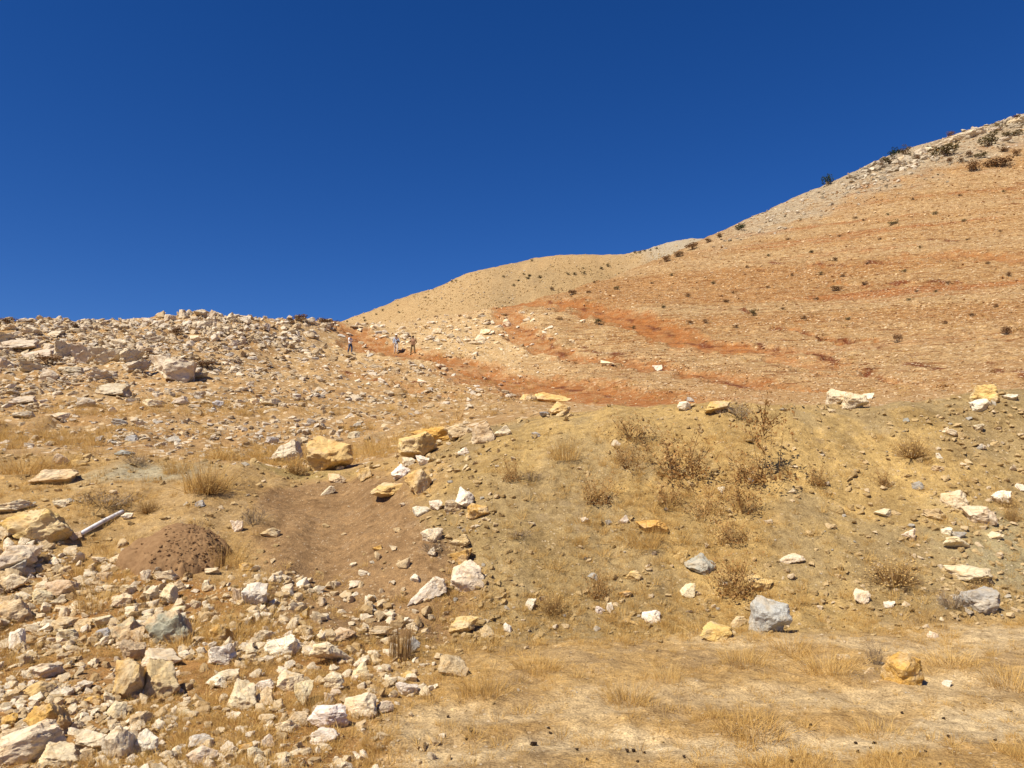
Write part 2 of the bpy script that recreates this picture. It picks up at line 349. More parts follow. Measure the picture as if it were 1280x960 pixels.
# ------------------------------------------------------------------ the ground sheet, cut into its named pieces along shared edges
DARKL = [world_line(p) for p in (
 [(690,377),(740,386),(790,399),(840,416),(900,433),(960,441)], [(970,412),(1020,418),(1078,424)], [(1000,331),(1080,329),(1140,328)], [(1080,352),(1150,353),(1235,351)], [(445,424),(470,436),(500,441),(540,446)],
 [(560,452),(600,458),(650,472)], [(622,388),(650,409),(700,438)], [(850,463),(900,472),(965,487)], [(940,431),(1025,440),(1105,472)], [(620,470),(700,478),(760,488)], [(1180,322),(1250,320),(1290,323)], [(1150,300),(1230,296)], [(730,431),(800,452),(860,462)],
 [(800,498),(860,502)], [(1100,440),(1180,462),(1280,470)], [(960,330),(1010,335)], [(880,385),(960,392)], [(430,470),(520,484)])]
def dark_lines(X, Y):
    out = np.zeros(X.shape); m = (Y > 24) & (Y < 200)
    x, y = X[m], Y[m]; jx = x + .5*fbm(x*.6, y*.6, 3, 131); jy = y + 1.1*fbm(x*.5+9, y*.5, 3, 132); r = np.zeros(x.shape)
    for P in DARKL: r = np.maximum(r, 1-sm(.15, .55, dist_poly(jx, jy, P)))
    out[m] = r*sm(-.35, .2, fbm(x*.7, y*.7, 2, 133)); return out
def soil_fields(X, Y, Z, k, yk):
    """albedo of the bare soil (n,3) and stoniness (n)"""
    n = X.size; s = s_of(X, Y); R = np.hypot(X, Y)
    w1, w2, w3 = fbm(X*.35, Y*.35, 4, 41), fbm(X*1.7, Y*1.7, 4, 45), fbm(X*.06, Y*.06, 3, 49)
    C = np.tile(np.array([.43, .285, .122]), (n, 1)).astype(float)
    def mix(w, c): 
        nonlocal C
        w = np.clip(w, 0, 1)[:, None]; C = C*(1-w) + np.array(c)[None, :]*w
    Yt, Ym, Yc = yk[2], yk[3], yk[4]
    # dirt track in front: straw litter patches and two pale wheel lines
    litter = sm(-.1, .5, w1 + .5*w2)
    mix(.7*litter, (.37, .235, .095)); mix(.55*sm(.1, .8, w2-w1), (.30, .215, .12))
    for P, w, kf in ((TRK1, .34, .55), (TRK2, .30, .85), (TRK3, .5, .6)):
        d = dist_poly(X, Y + .25*w1, P); mix(kf*(1-sm(w*.3, w*1.3, d + .15*w2)), (.55, .43, .26))
    # rubble spread on the left of the track
    left = 1-sm(-.24, -.10, s + .07*w1)
    mix(left*(1-sm(-.4, .1, Y-Ym))*.95, (.31, .165, .058)); mix(left*(1-sm(-.4, .1, Y-Ym))*sm(0, .6, w2)*.6, (.39, .24, .09))
    # banks
    bank = sm(-.5, .4, Y-Yt)*(1-sm(-.1, .3, Y-Yc)); rb = sm(-.16, -.07, s + .03*w2)
    mix(bank*rb, (.305, .222, .108)); mix(bank*rb*sm(.0, .6, w1+.4*w2)*.8, (.42, .285, .11)); mix(bank*rb*sm(.1, .7, w2-.4*w1)*.55, (.27, .19, .082))
    lb = sm(-.3, .3, Y-Ym)*(1-sm(0, .6, Y-Yc))*(1-rb)
    mix(lb, (.38, .25, .105)); mix(lb*sm(0, .5, w2)*.6, (.36, .25, .125))
    q = hit([185, 375, 1262], [592, 592, 690])[0]
    mix(.9*(1-sm(.3, 1.1, np.hypot((X-q[0, 0])*.8, Y-q[0, 1]) + .3*w2)), (.36, .32, .22))
    mix(.35*(1-sm(.2, .9, np.hypot((X-q[1, 0])*.6, (Y-q[1, 1])*1.5) + .3*w2)), (.26, .25, .10))
    mix(.5*(1-sm(.2, 1.0, np.hypot((X-q[2, 0])*.8, Y-q[2, 1]) + .3*w2)), (.33, .31, .2))
    m = (Y > 7) & (Y < 15)
    d = np.full(n, 9.); d[m] = dist_poly(X[m], Y[m], CHUTE)
    mix((1-sm(.65, 1.15, d + .3*w1 + .1*w2)), (.265, .165, .08))
    # natural slopes behind the banks
    nat = sm(-.2, .8, Y-Yc)
    hill = sm(-.08, .12, s + .05*w1); 
    mix(nat, (.37, .24, .115)); mix(nat*(1-hill)*sm(-.1, .5, w1+.4*w2)*.8, (.335, .20, .085)); mix(nat*(1-hill)*sm(.2, .7, w2-.3*w1)*.5, (.42, .29, .14))
    mix(nat*hill*sm(20, 40, Y), (.355, .212, .092))
    band = fbm(X*.012 + .3*w3, Z*.30 + .02*X, 4, 55); band2 = fbm(X*.02, Z*.75+.01*X, 3, 59)
    hz_ = nat*hill*sm(38, 60, Y)
    mix(hz_*sm(.05, .6, band)*.65, (.325, .165, .06)); mix(hz_*sm(.1, .7, -band)*.7, (.405, .273, .138)); mix(hz_*sm(.35, .75, band2)*.7*sm(.15, .4, s), (.30, .105, .03))
    # pale quarry-like stone patch beside the upper end of the track
    p = hit([560, 640, 900], [420, 500, 455])[0]
    mix(nat*.75*(1-sm(9, 20, np.hypot(X-p[0, 0], (Y-p[0, 1])*.7) + 4*w1)), (.50, .355, .18))
    mix(nat*.5*(1-sm(10, 22, np.hypot((X-p[2, 0])*.6, Y-p[2, 1]) + 4*w1)), (.46, .315, .16))
    red, cut = track_fields(X, Y)
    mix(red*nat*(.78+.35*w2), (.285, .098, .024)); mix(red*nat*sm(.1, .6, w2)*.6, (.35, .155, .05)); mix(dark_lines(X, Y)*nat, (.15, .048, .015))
    # grey ledge ridge at the top of the hill, then the distant hill
    top = nat*sm(.22, .36, s)*sm(-38, -20, (Y-yk[9]) + 6*w1 + (s-.45)*26); mix(top*.95, (.365, .30, .21))
    farm = sm(0, 25, Y-yk[9]-8)
    mix(farm, (.375, .258, .128)); mix(farm*sm(0, .7, fbm(X*.02, Y*.02, 4, 63))*.6, (.40, .285, .15)); mix(farm*sm(.1, .7, fbm(X*.05, Y*.05, 3, 67))*.45, (.31, .22, .11))
    g = hit([850, 640], [304, 345])[0]
    mix(farm*.8*(1-sm(18, 40, np.hypot(X-g[0, 0], (Y-g[0, 1])*.6) + 8*w3)), (.36, .32, .25))
    mix(farm*.6*(1-sm(4, 18, np.hypot(X-g[1, 0], (Y-g[1, 1])*.35) + 8*w3 + 6*w1)), (.26, .19, .105))
    st = nat*(.55 + .3*(1-hill)) * (1-.75*red) + (1-nat)*.06 + .25*left*(1-nat)*(1-bank)
    st = st*(1-farm) + farm*.12
    oh = np.clip(nat*hill*sm(22, 50, Y)*(1-.5*red)*(1-farm) + .55*farm, 0, 1)
    return np.clip(C, .02, .8), np.clip(st, 0, 1), oh

def build_ground():
    az = np.radians(np.concatenate([np.arange(-180, -44, 4.0), np.arange(-44, 44.01, .165), np.arange(48, 180, 4.0)]))
    r = np.concatenate([[0.15], np.geomspace(.8, 4.0, 26)[:-1], np.geomspace(4.0, 8.0, 120)[:-1], np.geomspace(8.0, 15.5, 190)[:-1], np.geomspace(15.5, 34, 110)[:-1],
                        np.geomspace(34, 110, 210)[:-1], np.geomspace(110, 230, 110)[:-1], np.geomspace(230, 480, 90)[:-1], np.geomspace(480, 3000, 22)])
    A, Rr = np.meshgrid(az, r, indexing='ij'); X, Y = Rr*np.sin(A), Rr*np.cos(A)
    Z = H(X, Y)
    na, nr = X.shape; idx = np.arange(na*nr).reshape(na, nr)
    nxt = np.roll(idx, -1, axis=0)
    quads = np.stack([idx[:, :-1], nxt[:, :-1], nxt[:, 1:], idx[:, 1:]], -1).reshape(-1, 4)
    x, y, z = X.ravel(), Y.ravel(), Z.ravel()
    _, k, yk = base(x, y); C, st, oh = soil_fields(x, y, z, k, yk)
    reg = np.select([y < yk[2], y < yk[4], y < yk[11]], [0, 1, 2], 3)
    red, _c = track_fields(x, y)
    reg = np.where((reg == 2) & (red > .5), 4, reg)
    reg = np.where((reg == 0) & ((s_of(x, y) < -.17) | (y < 2.5)), 5, reg)
    fr = reg[quads].max(axis=1)
    V = np.stack([x, y, z], 1)
    for i, nm in enumerate(['dirt_road', 'earth_bank', 'hillside', 'distant_hill', 'red_dirt_track', 'ground']):
        q = quads[fr == i]; used, inv = np.unique(q, return_inverse=True)
        me = mesh_np(nm, V[used], inv.reshape(-1, 4), True); me.materials.append(MAT_GROUND)
        a = me.attributes.new('soil', 'FLOAT_COLOR', 'POINT')
        a.data.foreach_set('color', np.concatenate([C[used], np.ones((len(used), 1))], 1).astype(np.float32).ravel())
        a = me.attributes.new('stony', 'FLOAT', 'POINT'); a.data.foreach_set('value', st[used].astype(np.float32))
        a = me.attributes.new('open_hill', 'FLOAT', 'POINT'); a.data.foreach_set('value', oh[used].astype(np.float32))
        tag(link(nm, me), kind='structure')
build_ground()

# ------------------------------------------------------------------ rock shapes
def ico(sub):
    bm = bmesh.new(); bmesh.ops.create_icosphere(bm, subdivisions=sub, radius=1.0)
    V = np.array([v.co[:] for v in bm.verts]); T = np.array([[v.index for v in f.verts] for f in bm.faces]); bm.free()
    return V/np.linalg.norm(V, axis=1)[:, None], T
ICO = {i: ico(i) for i in (2, 3, 4, 5)}
def rock_mesh(name, seed, sub, planes=11, sharp=26, rough=.09, layers=0.0):
    g = np.random.default_rng(seed); V, T = ICO[sub]
    N = g.normal(size=(planes, 3)); N[:6] = np.eye(3).repeat(2, 0)*np.array([1, -1]*3)[:, None] + g.normal(scale=.38, size=(6, 3))
    N /= np.linalg.norm(N, axis=1)[:, None]; D = g.uniform(.55, 1.0, planes); D[:6] = g.uniform(.6, .85, 6)
    q = np.clip(V@N.T, 0, None)/D; r = ((q**sharp).sum(1))**(-1/sharp)
    P = V*r[:, None]; off = g.uniform(-50, 50, 3)
    if rough:
        d = np.array([mnoise.fractal(Vector(p*2.1+off), 1.0, 2.1, 5 if sub > 3 else 3, noise_basis='PERLIN_ORIGINAL') for p in P])
        P = P*(1+rough*d)[:, None]
        if sub > 3:
            d2 = np.array([mnoise.hetero_terrain(Vector(p*4.5-off), .9, 2.0, 3, .3, noise_basis='VORONOI_F2F1') for p in P])
            P = P*(1 - .045*np.clip(d2, -.6, 1.4))[:, None]
    if layers:
        ax = np.array([g.normal(0, .25), g.normal(0, .2), 1]); ax /= np.linalg.norm(ax); u = P@ax
        sv = np.abs(((u*7 + .8*fbm(P[:, 0]*2, P[:, 1]*2, 2, seed)) % 1)-.5)
        P = P*(1 - layers*sm(.36, .5, sv))[:, None]
    P -= (P.max(0)+P.min(0))/2; P /= (P.max(0)-P.min(0))
    return mesh_np(name, P, T, sub > 3)
_mk = rock_mesh
def rock_mesh(*a, **k):
    me = _mk(*a, **k)
    if a[2] > 3: me.set_sharp_from_angle(angle=math.radians(24))
    return me
ROCKS = [rock_mesh(f'rock_shape_{i}', 100+i, 5, 10+i % 9, (60, 90, 130)[i % 3], .15) for i in range(26)]
HERO = [rock_mesh(f'boulder_shape_{i}', 300+i, 5, 14+2*(i % 6), (60, 90, 140)[i % 3], .17) for i in range(14)]
BLOCKS = [rock_mesh(f'block_shape_{i}', 340+i, 5, 12+i, 120, .15, .02) for i in range(5)]
STONES = [rock_mesh(f'stone_shape_{i}', 500+i, 2, 9, 30, .12) for i in range(12)]
CHUNKS = [rock_mesh(f'chunk_shape_{i}', 560+i, 3, 9, 30, .12) for i in range(12)]
for me in ROCKS+HERO+BLOCKS: me.materials.append(MAT_ROCK)

# ------------------------------------------------------------------ individual rocks
COLS = {'c': (.76, .645, .45), 'w': (.82, .745, .61), 'g': (.43, .42, .39), 't': (.62, .475, .285), 'y': (.66, .47, .20), 'o': (.62, .385, .12), 's': (.54, .47, .36)}
CNAME = {'c': 'cream', 'w': 'whitish', 'g': 'grey', 't': 'tan', 'y': 'yellowish', 'o': 'orange-tan', 's': 'weathered grey'}
# photo column, row, width, height (photo pixels), colour, roll in degrees, label, short name for a landmark
NAMED = [
 (160,860,34,50,'y',8,'tall yellowish rock with a flat lit face leaning in the rubble spread','the tall leaning rock'),
 (201,857,43,48,'t',0,'big round-shouldered tan rock, dark below, beside the tall leaning rock','the round-shouldered tan rock'),
 (202,826,44,21,'c',0,'long cream rock lying across the top of the round-shouldered tan rock','the long cream cap rock'),
 (211,793,58,46,'t',0,'largest tan rock of the rubble spread with a grey-green weathered side','the grey-green sided rock'),
 (156,797,36,32,'t',-25,'tan sloping wedge rock beside the grey-green sided rock','the sloping wedge rock'),
 (146,893,24,20,'c',-35,'small cream shard propped against the foot of the tall leaning rock','the propped shard'),
 (34,941,74,44,'c',-24,'very big cream slab tilting up at the bottom corner of the rubble','the big corner slab'),
 (60,906,46,42,'o',-18,'orange-brown rock with a pale ridge just behind the big corner slab','the orange-brown ridge rock'),
 (153,936,44,42,'c',0,'bulky cream rock between two others at the lower edge of the rubble','the bulky cream rock'),
 (184,935,26,30,'w',20,'upright whitish rock pressed against the bulky cream rock','the upright whitish rock'),
 (178,902,28,18,'t',0,'rounded tan pebble-shaped rock in front of the tall leaning rock','the rounded tan stone'),
 (49,868,34,22,'y',0,'flat-bottomed yellow ochre rock on bare soil in the rubble','the ochre rock in bare soil'),
 (55,843,40,18,'c',0,'low wide cream rock with a smooth top half sunk in bare soil','the low wide cream rock'),
 (305,876,36,34,'c',12,'blocky cream rock with a hollow front in the middle of the rubble edge','the hollow-fronted rock'),
 (280,822,36,28,'w',25,'whitish rock sloping down to one side above the double slab','the sloping whitish rock'),
 (351,815,48,25,'w',0,'flat greyish white rock with a jagged dark lower edge at the rubble edge','the flat greyish rock'),
 (417,824,56,30,'c',6,'broad cream slab with a lumpy top, lying nearest the brown earth chute','the broad lumpy slab'),
 (411,903,46,30,'w',0,'smooth rounded grey-white rock on the edge of the dirt track','the smooth grey-white rock'),
 (406,926,34,19,'w',0,'low white rock directly in front of the smooth grey-white rock','the low white rock'),
 (450,888,40,26,'c',-8,'pale cream mound-shaped rock at the edge of the rubble by the track','the mound-shaped cream rock'),
 (510,865,28,17,'w',0,'bright white rock lying alone on the dirt track edge','the lone white rock'),
 (566,837,36,27,'t',0,'tan pyramid-shaped rock at the foot of the bank beside dry twigs','the pyramid-shaped rock'),
 (516,810,17,21,'g',0,'small bluish grey rock behind the tall brown reed tuft','the bluish rock by the reeds'),
 (535,745,42,30,'w',0,'chalk-white rock with a ragged lower edge at the foot of the earth chute','the chalk-white rock'),
 (584,728,40,38,'c',0,'pale yellow cubic rock with a crumbling corner on the bank edge','the crumbling cubic rock'),
 (580,787,34,22,'y',0,'smooth yellow dome-shaped rock at the foot of the bank','the yellow dome rock'),
 (412,574,58,48,'y',0,'big ochre boulder with a dark undercut sitting on top of the low bank','the big ochre boulder'),
 (360,570,38,30,'s',0,'grey-cream boulder half buried beside the big ochre boulder','the half-buried boulder'),
 (524,562,52,36,'y',0,'big smooth tan-yellow boulder in the cluster at the head of the gully','the smooth yellow boulder'),
 (541,547,56,22,'o',0,'orange-yellow boulder lying behind the smooth yellow boulder','the orange-yellow boulder'),
 (575,541,38,20,'t',0,'rounded tan boulder at the far end of the gully-head cluster','the rounded far boulder'),
 (602,546,32,28,'t',-28,'slanting tan slab on the bank shoulder next to the gully-head cluster','the slanting shoulder slab'),
 (501,592,22,19,'w',10,'white angular rock just below the smooth yellow boulder','the white angular rock'),
 (529,578,18,14,'w',0,'small greyish white rock wedged under the smooth yellow boulder','the wedged white rock'),
 (490,616,52,17,'y',0,'long low yellow-tan slab at the top of the brown earth chute','the long low slab'),
 (522,608,34,34,'y',20,'leaning tan crag rock standing at the edge of the brown earth chute','the tan crag rock'),
 (581,627,26,27,'w',0,'whitish round-topped rock above the bright orange rock on the bank','the whitish round-topped rock'),
 (597,643,27,20,'o',0,'bright orange rock on the bank below the whitish round-topped rock','the bright orange rock'),
 (577,700,25,19,'o',0,'orange rounded rock on the bank behind the crumbling cubic rock','the orange rounded rock'),
 (410,615,18,11,'c',0,'small cream triangular rock on brown soil in front of the big ochre boulder','the small triangular rock'),
 (45,667,80,42,'y',-6,'big tan-yellow boulder with a dark undercut beside the white pipe','the undercut tan boulder'),
 (72,600,54,20,'t',-22,'long tan slab tilting upward behind the undercut tan boulder','the tilting tan slab'),
 (20,636,44,16,'c',-10,'low cream slab at the frame edge behind the undercut tan boulder','the low cream slab'),
 (22,706,52,34,'c',0,'broad cream rock at the upper end of the rubble below the undercut tan boulder','the broad upper rock'),
 (17,770,40,28,'t',0,'squarish tan rock at the frame edge amid the rubble','the squarish edge rock'),
 (20,715,22,18,'g',-20,'dark grey triangular rock resting on the broad cream rock','the dark grey triangle'),
 (155,567,22,9,'g',0,'thin bluish grey slab above the grey-green soil patch','the thin bluish slab'),
 (318,748,30,28,'w',0,'white jagged block at the upper end of the rubble below the soil mound','the white jagged block'),
 (107,446,28,28,'s',0,'square grey block with cracked face in the outcrop on the rocky slope','the square outcrop block'),
 (135,447,32,24,'s',0,'wide grey block with upright grooves next in the outcrop row','the grooved outcrop block'),
 (163,448,28,19,'s',0,'low grey block that ends the outcrop row on the rocky slope','the end outcrop block'),
 (80,442,28,24,'s',0,'dark shadowed grey block in the outcrop row','the shadowed outcrop block'),
 (52,443,38,19,'s',0,'low dark grey block near the open end of the outcrop row','the low outcrop block'),
 (22,434,48,17,'s',-8,'wide sloping grey slab at the frame edge on the rocky slope','the wide sloping slab'),
 (218,463,62,34,'s',10,'biggest grey boulder of the rocky slope, pointed with slanting grooves','the pointed grey boulder'),
 (875,711,34,24,'g',28,'light grey tilted slab on the lower face of the bank','the tilted grey slab'),
 (988,703,34,13,'c',0,'pale flat slab lying on the bank right of the tilted grey slab','the pale flat slab'),
 (950,737,28,22,'y',0,'bright yellow rock at the foot of the bank above the grey angular boulder','the bright yellow rock'),
 (963,777,47,46,'g',0,'big bluish grey angular boulder at the foot of the bank','the grey angular boulder'),
 (895,795,38,22,'y',0,'yellow flat-topped rock in the grass left of the grey angular boulder','the yellow flat-topped rock'),
 (1225,757,50,30,'g',10,'bluish grey lens-shaped boulder at the track side','the lens-shaped grey boulder'),
 (1211,723,50,20,'c',0,'wide cream slab half buried behind the lens-shaped grey boulder','the wide cream slab'),
 (1130,843,45,42,'o',0,'orange-yellow boulder with a dark side standing alone on the dirt track','the orange boulder on the track'),
 (1077,749,21,19,'c',-15,'cream wedge rock alone at the foot of the bank','the cream wedge rock'),
 (814,774,23,15,'w',0,'white rounded rock at the grassy foot of the bank','the white rounded rock'),
 (815,663,38,16,'o',-6,'orange-tan slab with straw hanging over it on the bank face','the straw-hung slab'),
 (1047,500,26,24,'c',0,'cream boulder with a dark side on the crest of the bank','the dark-sided crest boulder'),
 (1069,504,29,23,'c',0,'cream boulder touching the dark-sided crest boulder','the paired crest boulder'),
 (898,512,38,15,'y',-6,'long pale yellow slab on the crest of the bank beside a grey twig bush','the long crest slab'),
 (855,510,17,13,'w',0,'small white rock left of the long crest slab','the white crest rock'),
 (1224,650,38,23,'c',0,'large flat-faced cream slab in the stony end of the bank','the flat-faced slab'),
 (1193,629,29,23,'c',0,'rounded cream rock behind the flat-faced slab','the rounded cream rock'),
 (1253,627,21,19,'w',0,'whitish squared rock at the frame end of the bank','the squared whitish rock'),
 (1200,685,40,17,'c',0,'flat cream slab lying in front of the flat-faced slab','the lower flat slab'),
 (1170,646,28,14,'t',15,'dark-edged tan slab tilted on the bank near the flat-faced slab','the dark-edged slab'),
 (1227,511,23,17,'w',-20,'white-grey rock just under the yellow standing slab','the white-grey crest rock'),
 (1231,495,34,24,'y',14,'yellow standing slab on the crest of the bank at the frame end','the yellow standing slab'),
 (700,512,26,18,'y',0,'pale yellow pointed rock where the red track meets the bank','the pale pointed rock'),
 (688,499,50,14,'y',0,'broad pale yellow slab behind the pale pointed rock','the broad pale slab'),
]
MORE = [
 (17,733,30,22,'c'),(77,743,36,24,'t'),(54,750,24,18,'c'),(71,754,20,14,'c'),(161,739,20,13,'c'),(190,743,19,16,'c'),(151,755,21,18,'c'),(211,748,22,26,'c'),(222,735,24,14,'t'),(257,735,10,15,'c'),
 (247,757,14,10,'c'),(258,760,8,8,'c'),(296,748,12,22,'t'),(220,767,20,12,'c'),(165,769,17,16,'c'),(172,781,18,8,'w'),(184,777,22,14,'c'),(2,782,16,12,'c'),(21,750,12,10,'c'),(21,807,18,28,'w'),
 (59,782,16,10,'c'),(80,783,28,16,'t'),(85,797,22,16,'c'),(81,767,14,14,'c'),(104,784,20,14,'t'),(129,780,26,16,'c'),(129,795,18,14,'g'),(172,800,16,24,'t'),(166,820,30,28,'t'),(288,812,12,16,'c'),
 (277,795,30,22,'o'),(270,856,26,14,'w'),(283,850,30,16,'c'),(314,816,14,10,'c'),(38,856,9,7,'w'),(93,860,14,7,'w'),(84,833,10,10,'w'),(101,836,10,6,'w'),(118,878,22,13,'o'),(135,876,12,14,'c'),
 (75,950,46,24,'c'),(10,905,20,16,'o'),(15,926,26,20,'t'),(116,932,38,26,'c'),(210,948,20,16,'c'),(250,929,28,16,'w'),(252,950,36,22,'c'),(286,940,20,14,'c'),(308,937,18,10,'o'),(125,957,20,10,'c'),
 (170,915,14,12,'c'),(108,946,14,14,'t'),(232,893,16,8,'c'),(24,842,10,8,'c'),(343,783,14,10,'t'),(380,770,14,16,'o'),(378,793,24,16,'t'),(333,796,24,14,'c'),(428,800,32,16,'t'),(418,855,22,20,'c'),
 (452,840,22,18,'c'),(443,849,9,8,'c'),(459,847,14,8,'t'),(420,868,14,9,'c'),(411,878,14,16,'c'),(361,856,34,24,'c'),(378,873,22,30,'c'),(330,861,26,14,'w'),(331,876,22,22,'t'),(481,887,20,14,'c'),
 (466,866,13,8,'c'),(510,847,24,10,'y'),(610,792,24,14,'t'),(360,911,28,16,'c'),(374,903,22,18,'t'),(337,907,14,9,'w'),(334,930,14,16,'c'),(319,945,18,16,'c'),(327,953,20,12,'c'),(355,949,18,12,'c'),
 (420,950,9,6,'c'),(470,925,10,6,'t'),(475,792,28,12,'t'),(402,754,10,12,'t'),(580,565,16,9,'w'),(510,579,16,12,'c'),(544,634,16,14,'w'),(526,641,22,12,'w'),(421,600,22,12,'t'),(541,672,26,16,'c'),
 (575,680,26,16,'t'),(455,595,18,18,'y'),(472,686,14,8,'o'),(338,669,24,12,'t'),(310,710,20,10,'o'),(565,637,22,18,'t'),(864,501,10,6,'g'),(779,652,13,12,'w'),(731,652,10,8,'w'),(850,695,20,11,'y'),
 (902,614,9,8,'w'),(770,555,12,8,'c'),(670,545,12,8,'g'),(660,498,22,10,'y'),(627,541,24,15,'c'),(681,520,14,7,'g'),(1085,496,16,8,'w'),(1040,514,10,7,'t'),(1133,526,8,6,'g'),(1222,537,15,10,'c'),
 (1186,542,18,8,'c'),(1227,560,11,7,'c'),(1137,570,13,8,'c'),(1174,588,18,8,'t'),(1175,571,9,7,'w'),(1147,609,13,10,'g'),(1276,611,12,9,'w'),(1183,666,14,10,'w'),(1198,671,18,8,'g'),(1102,643,20,11,'c'),
 (1135,671,18,14,'c'),(1245,672,18,9,'c'),(989,615,10,6,'c'),(1112,758,13,8,'w'),(1166,795,13,8,'c'),(1086,839,13,7,'t'),(1184,856,11,7,'w'),(1054,823,17,8,'t'),(921,781,28,12,'t'),(860,742,19,17,'c'),
 (663,758,12,14,'w'),(750,765,11,10,'w'),(762,762,8,12,'w'),(634,787,11,12,'w'),(788,780,20,7,'y'),(781,745,17,8,'o'),(793,723,22,12,'y'),(741,723,13,9,'g'),(665,656,9,5,'c'),(77,577,20,14,'c'),
 (100,580,18,9,'y'),(76,632,18,12,'c'),(159,647,14,9,'w'),(250,631,12,9,'g'),(5,668,22,28,'c'),(296,660,14,14,'c'),(40,696,18,10,'w'),(147,701,22,10,'c'),(125,703,18,10,'c'),(162,708,14,10,'c'),
 (189,710,18,9,'c'),(210,722,30,13,'c'),(182,722,12,14,'c'),(95,672,14,10,'t'),(232,713,14,9,'c'),(265,716,18,8,'c'),(130,722,20,9,'t'),(100,727,16,10,'c'),(5,758,14,18,'t'),(5,425,24,15,'s'),
 (125,470,26,17,'s'),(90,464,32,11,'s'),(140,489,40,19,'s'),(172,460,34,15,'s'),(28,502,30,11,'s'),(62,471,20,15,'s'),(5,455,18,17,'s'),(40,461,28,13,'s'),(225,503,21,11,'s'),(272,507,14,11,'g'),
 (190,505,21,11,'c'),(107,505,21,13,'s'),(248,495,17,11,'s'),(250,393,18,12,'s'),(232,394,16,12,'s'),(270,396,17,12,'s'),(288,398,16,14,'s'),(307,402,14,14,'s'),(212,398,14,9,'s'),(255,406,20,11,'s'),
 (185,402,16,8,'s'),(160,403,14,7,'s'),(115,403,14,7,'s'),(150,530,18,8,'g'),(215,550,20,9,'g'),(165,549,16,9,'g'),(12,410,20,9,'s'),(40,415,22,9,'s'),(70,418,18,9,'s'),(150,430,22,10,'s'),(195,425,22,11,'s'),
 (180,437,20,10,'s'),(245,425,18,9,'c'),(330,408,16,9,'s'),(442,545,16,10,'s'),(447,533,12,8,'g'),(340,504,30,11,'c'),(320,503,14,9,'c'),(340,552,16,9,'g'),(528,479,13,7,'c'),(545,415,14,9,'c'),(605,416,16,9,'c'),
 (600,423,16,9,'c'),(633,405,12,12,'c'),(760,455,20,8,'c'),(822,461,12,8,'w'),(30,520,26,9,'s'),(75,522,22,9,'c'),(250,470,18,8,'s'),(1263,498,18,9,'w'),
]
RIDGE = [(1221,163,24,12),(1205,169,30,12),(1180,178,26,11),(1269,151,24,10),(1244,159,16,8),(1150,188,14,9),(1160,184,12,8),(1128,196,12,8),(1255,172,18,7),(1142,205,13,6),(1118,209,12,6)]
OUT = []                                   # for the labels: (object, px, py, w, h, colour)
def put_rock(px, py, w, h, c, roll=0, hero=False, name='rock'):
    q, ok = hit([px], [min(py + .30*h, 958)]); 
    x, y, z = q[0]; k = y/F
    big = w > 30 and y > 30 or w*k > .75
    me = HERO[random.randrange(len(HERO))] if hero or w > 26 else ROCKS[random.randrange(len(ROCKS))]
    if c == 's' and (hero or w > 18): me = BLOCKS[random.randrange(len(BLOCKS))]
    nm = 'boulder' if w*k > .55 else 'rock'
    o = bpy.data.objects.new(nm, me); COL.objects.link(o)
    dep = (.5*w+.5*max(h, .6*w))*k*random.uniform(.75, 1.0)
    hh = 1.12*h*k
    if c == 's': dep *= 1.2
    o.scale = (w*k*1.06, dep, hh)
    yaw = random.uniform(-.35, .35) + (math.pi if random.random() < .5 else 0) + math.atan2(-x, y)*.8
    o.rotation_euler = Euler((random.uniform(-.12, .12), math.radians(roll*.55)*(-1 if abs(yaw) > 2 else 1), yaw), 'XYZ')
    yc = y + dep*.30
    o.location = (x*yc/y, yc, .5*(z + hz(x*yc/y, yc)) + hh*.31)
    f = random.uniform(.88, 1.1); cc = COLS[c]; o.color = (cc[0]*f, cc[1]*f*random.uniform(.97, 1.03), cc[2]*f*random.uniform(.92, 1.08), 1)
    return o
marks = []
for (px, py, w, h, c, roll, lab, lm) in NAMED:
    o = put_rock(px, py, w, h, c, roll, True)
    if 'grey-green' in lab: o.data = o.data.copy(); o.data.materials[0] = MAT_LICHEN
    tag(o, lab, o.name.split('.')[0], 'limestone rocks lying on the hillside and banks'); marks.append((px, py, w, h, lm))
marks += [(120,656,60,30,'the white pipe'), (210,675,120,70,'the brown soil mound'), (437,430,10,24,'the person in the white shirt'), (498,800,26,60,'the brown reed tuft')]
used = set()
def auto_label(px, py, w, h, c, noun, marks=marks, what=None):
    sizew = 'small' if w < 14 else 'middling' if w < 24 else 'large'
    shape = 'flat' if h/w < .52 else 'upright' if h/w > 1.05 else 'chunky'
    near = sorted(marks, key=lambda m: math.hypot(px-m[0], py-m[1]))[:5]
    for m in near:
        dx, dy = px-m[0], py-m[1]
        rels = ['left of' if dx < 0 else 'right of', 'behind' if dy < 0 else 'in front of']
        if abs(dy)*1.2 > abs(dx): rels.reverse()
        d = math.hypot(dx, dy)
        for r in rels:
            t = f"{what or ' '.join((sizew, shape, CNAME[c], noun))} {'just ' if d < 60 else ''}{r} {m[4]}"
            if t not in used:
                used.add(t); return t
    return f"{what or ' '.join((sizew, shape, CNAME[c], noun))} near {near[0][4]}"
for (px, py, w, h, c) in MORE:
    if py > 955: py -= 4
    o = put_rock(px, py, w, h, c, random.uniform(-14, 14))
    nm = o.name.split('.')[0]
    tag(o, auto_label(px, py, w, h, c, nm), nm, 'limestone rocks lying on the hillside and banks')
RMARK = [(1117,183,12,15,'the dark green ridge tree'), (1183,187,34,16,'the widest olive bush on the ridge'), (1237,174,26,16,'the round olive bush on the ridge'), (1218,208,22,13,'the brown bush under the ledges'), (1250,202,32,12,'the long brown bush under the ledges')]
